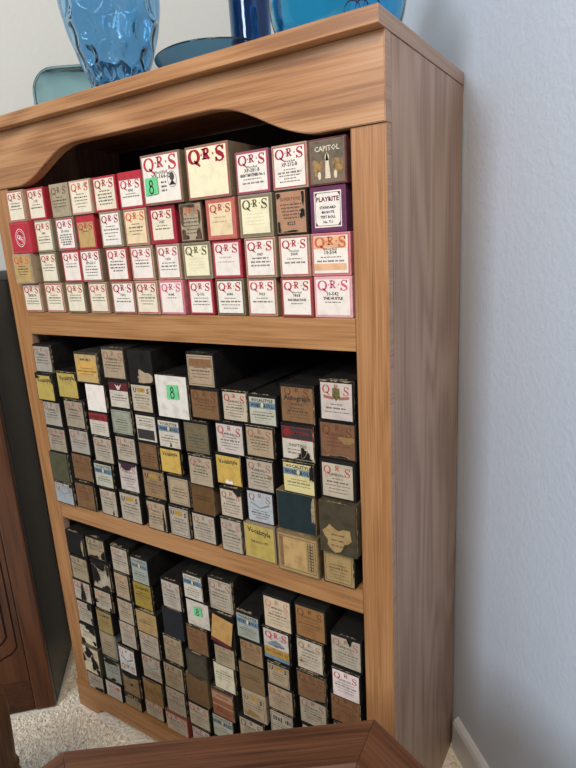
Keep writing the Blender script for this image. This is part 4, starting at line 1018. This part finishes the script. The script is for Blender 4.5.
# flat teal flask-like dish
ang = math.atan2(.095, .165)
t = empty('teal_dish', (-0.690, 0.155, ZT), 'upright teal glass dish with rounded corners behind the bubble vase', 'dish', None, ang)
def rrect(w, h, r, z0=0, n=6):
    P = []
    for cx, cz, a in ((w/2-r, h-r, 0), (-w/2+r, h-r, 90), (-w/2+r*.4, r*.4, 180), (w/2-r*.4, r*.4, 270)):
        rr = r if cz > h/2 else r*.4
        for k in range(n+1): P.append((cx+rr*math.cos(math.radians(a+90*k/n)), z0+cz+rr*math.sin(math.radians(a+90*k/n))))
    return P
bm = bmesh.new(); prism(bm, rrect(.195, .112, .045, .0006), -.014, .014)
es = [e for e in bm.edges if abs(e.verts[0].co.y-e.verts[1].co.y) < 1e-6]; bmesh.ops.bevel(bm, geom=es, offset=.006, segments=3, affect='EDGES')
link_mesh('dish_body', bm, glass_mat('teal_glass', (0.40, 0.68, 0.74), 0.12), t, None, True)
# ------------------------------------------------------------------ dark cabinet at the left
DW = wood_mat('walnut_front', '3d2012', '54301b', '653c23', 'z', 1.2, rough=0.3, spec=0.5)
DH = wood_mat('walnut_rail', '2f170c', '442413', '532e1b', 'x', 1.2, rough=0.3, spec=0.5)
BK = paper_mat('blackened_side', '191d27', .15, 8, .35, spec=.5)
GR = paper_mat('routed_groove', '140a06', .1, 50, .6)
# local frame: x along the front to the left, y back to the wall
cab_a = math.atan2(-.686, -.727)
cab = empty('wooden_cabinet', (-0.842, -0.042, 0), 'dark walnut cabinet with a routed door panel left of the bookcase', 'cabinet')
FX = Vector((-.727, -.686, 0)); FY = Vector((-.686, .727, 0))
def cp(name, fn, mats, sm=False):
    bm = bmesh.new(); fn(bm)
    for v_ in bm.verts:
        c = v_.co.copy(); v_.co = FX*c.x+FY*c.y+Vector((0, 0, c.z))
    bmesh.ops.recalc_face_normals(bm, faces=bm.faces[:]); return link_mesh(name, bm, mats, cab, None, sm)
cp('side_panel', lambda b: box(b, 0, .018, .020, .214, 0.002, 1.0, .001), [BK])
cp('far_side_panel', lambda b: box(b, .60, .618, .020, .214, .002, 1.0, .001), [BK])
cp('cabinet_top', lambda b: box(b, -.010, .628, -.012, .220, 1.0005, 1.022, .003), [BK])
for q0, q1 in ((0, .045), (.573, .618)): cp('front_stile', lambda b: box(b, q0, q1, 0, .0195, .004, 1.0, .004), [DW])
cp('base_rail', lambda b: box(b, .0452, .5728, .0012, .0195, .006, .088, .001), [DH])
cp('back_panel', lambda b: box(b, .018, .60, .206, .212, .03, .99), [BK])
def door(b): box(b, .0458, .5722, .0005, .0190, .0892, .640, .0015)
dr = cp('cabinet_door', door, [DW])
def groove(b):
    for ins, t_ in ((.012, .0016), (.030, .0022)):
        x0, x1, z0, z1 = .0458+ins, .5722-ins, .0892+ins*1.6+.03, .640-ins*1.4
        c_ = .045
        pts = [(x0, z1), (x0, z0+c_)] + [(x0+c_*.5*k/4, z0+c_-.02*math.sin(k/4*math.pi/2)) for k in range(1, 5)] + [(x0+c_*1.6, z0), (x1-c_*1.6, z0), (x1, z0+c_), (x1, z1)]
        n = len(pts)
        for i in range(n):
            a, c = pts[i], pts[(i+1) % n]; dx, dz = c[0]-a[0], c[1]-a[1]; d = math.hypot(dx, dz); nx, nz = -dz/d*t_, dx/d*t_
            prism(b, [(a[0]-nx, a[1]-nz), (c[0]-nx, c[1]-nz), (c[0]+nx, c[1]+nz), (a[0]+nx, a[1]+nz)], -.0003, .001)
g = cp('routed_line', groove, [GR]); g.parent = dr
cp('drawer_front', lambda b: box(b, .0458, .5722, -.012, .0190, .645, .965, .004), [wood_mat('shaded_drawer', '150b08', '20120d', '2a1811', 'x', 1.2, rough=.35)])  # near-black tone paints in the shadow over the upper front

# ------------------------------------------------------------------ dark octagonal table in the foreground
TZ = .5
PT = [(-.300, -.726), (-.252, -.371), (.041, -.160), (.371, -.306), (.600, -.514), (.552, -.869), (.259, -1.080), (-.071, -.934)]
cen = Vector((sum(p[0] for p in PT)/8, sum(p[1] for p in PT)/8))
tab = empty('octagonal_table', (cen.x, cen.y, 0), 'dark brown eight-sided wooden table with mitred frame in the foreground', 'table')
def inset(P, d):
    n = len(P); out = []
    for i in range(n):
        a, b, c = Vector(P[i-1]), Vector(P[i]), Vector(P[(i+1) % n])
        d1 = (b-a).normalized(); d2 = (c-b).normalized(); n1 = Vector((d1.y, -d1.x)); n2 = Vector((d2.y, -d2.x))
        if n1.dot(cen-b) < 0: n1 = -n1
        if n2.dot(cen-b) < 0: n2 = -n2
        bi = (n1+n2).normalized(); out.append(b+bi*(d/max(.2, bi.dot(n1))))
    return out
def tloc(p, z): return (p[0]-cen.x, p[1]-cen.y, z)
for i in range(8):
    a, b = Vector(PT[i]), Vector(PT[(i+1) % 8]); di = (b-a); an = math.atan2(di.y, di.x); mid = (a+b)/2
    cs = [inset(PT, d) for d in (0, .004, .010, .056, .060, .060, 0)]; zs = [TZ-.006, TZ-.001, TZ-.0015, TZ-.0015, TZ-.004, TZ-.022, TZ-.022]
    bm = bmesh.new(); g_ = .0003
    ra = []; rb = []
    for c_, z in zip(cs, zs):
        pa, pb = Vector(c_[i]), Vector(c_[(i+1) % 8]); u_ = (pb-pa).normalized()*g_
        for lst, p in ((ra, pa+u_), (rb, pb-u_)):
            q = p-mid; lst.append(bm.verts.new((q.x*math.cos(-an)-q.y*math.sin(-an), q.x*math.sin(-an)+q.y*math.cos(-an), z)))
    k = len(ra); bm.faces.new(ra); bm.faces.new(rb[::-1])
    for j in range(k): bm.faces.new((ra[j], rb[j], rb[(j+1) % k], ra[(j+1) % k]))
    bmesh.ops.recalc_face_normals(bm, faces=bm.faces[:])
    o = link_mesh('frame_board', bm, [wood_mat('mahogany_top', '3d2417', '573422', '6a452e', 'x', 1.3, rough=.32, spec=.45)], tab, (mid.x-cen.x, mid.y-cen.y, 0)); o.rotation_euler = (0, 0, an)
bm = bmesh.new(); prism(bm, [tloc(p, 0)[:2] for p in inset(PT, .0605)], TZ-.020, TZ-.0030, 'z')
link_mesh('centre_panel', bm, [wood_mat('mahogany_panel', '54321f', '70482f', '835a3e', 'x', 1.1, rough=.3, spec=.5)], tab)
bm = bmesh.new(); prism(bm, [tloc(p, 0)[:2] for p in inset(PT, .05)], TZ-.075, TZ-.0225, 'z'); link_mesh('apron', bm, [DH], tab)
for i in (0, 2, 4, 6):
    p = inset(PT, .085)[i]
    bm = bmesh.new(); lathe(bm, [(.001, .001), (.014, .001), (.016, .02), (.014, .03), (.021, .10), (.026, .26), (.020, .33), (.026, .345), (.020, .36), (.026, .385), (.026, TZ-.0755), (.001, TZ-.0755)], 20)
    bmesh.ops.recalc_face_normals(bm, faces=bm.faces[:]); link_mesh('leg', bm, [DH], tab, (p[0]-cen.x, p[1]-cen.y, 0), True)

# ------------------------------------------------------------------ stool at the lower left, one turned leg in sight
sc_ = Vector((-.486, -.342))
st = empty('wooden_stool', (sc_.x-.0064, sc_.y-.219, 0), 'brown wooden stool with a turned leg at the lower left corner', 'stool', None, cab_a)
LW = wood_mat('stool_wood', '3c2213', '54341f', '68452b', 'z', 1.0, rough=.35)
for sx in (-1, 1):
    for sy in (-1, 1):
        bm = bmesh.new(); lathe(bm, resample([(.001, .001), (.016, .001), (.018, .02), (.020, .12), (.025, .22), (.019, .262), (.028, .275), (.030, .290), (.026, .300), (.0235, .306), (.029, .312), (.0265, .318), (.026, .33), (.0285, .38), (.027, .44), (.001, .44)], 2), 24)
        bmesh.ops.recalc_face_normals(bm, faces=bm.faces[:]); link_mesh('leg', bm, [LW], st, (sx*.155, sy*.155, 0), True)
bm = bmesh.new(); box(bm, -.165, .165, -.165, .165, .4405, .475, .008, 3); link_mesh('seat', bm, [LW], st)
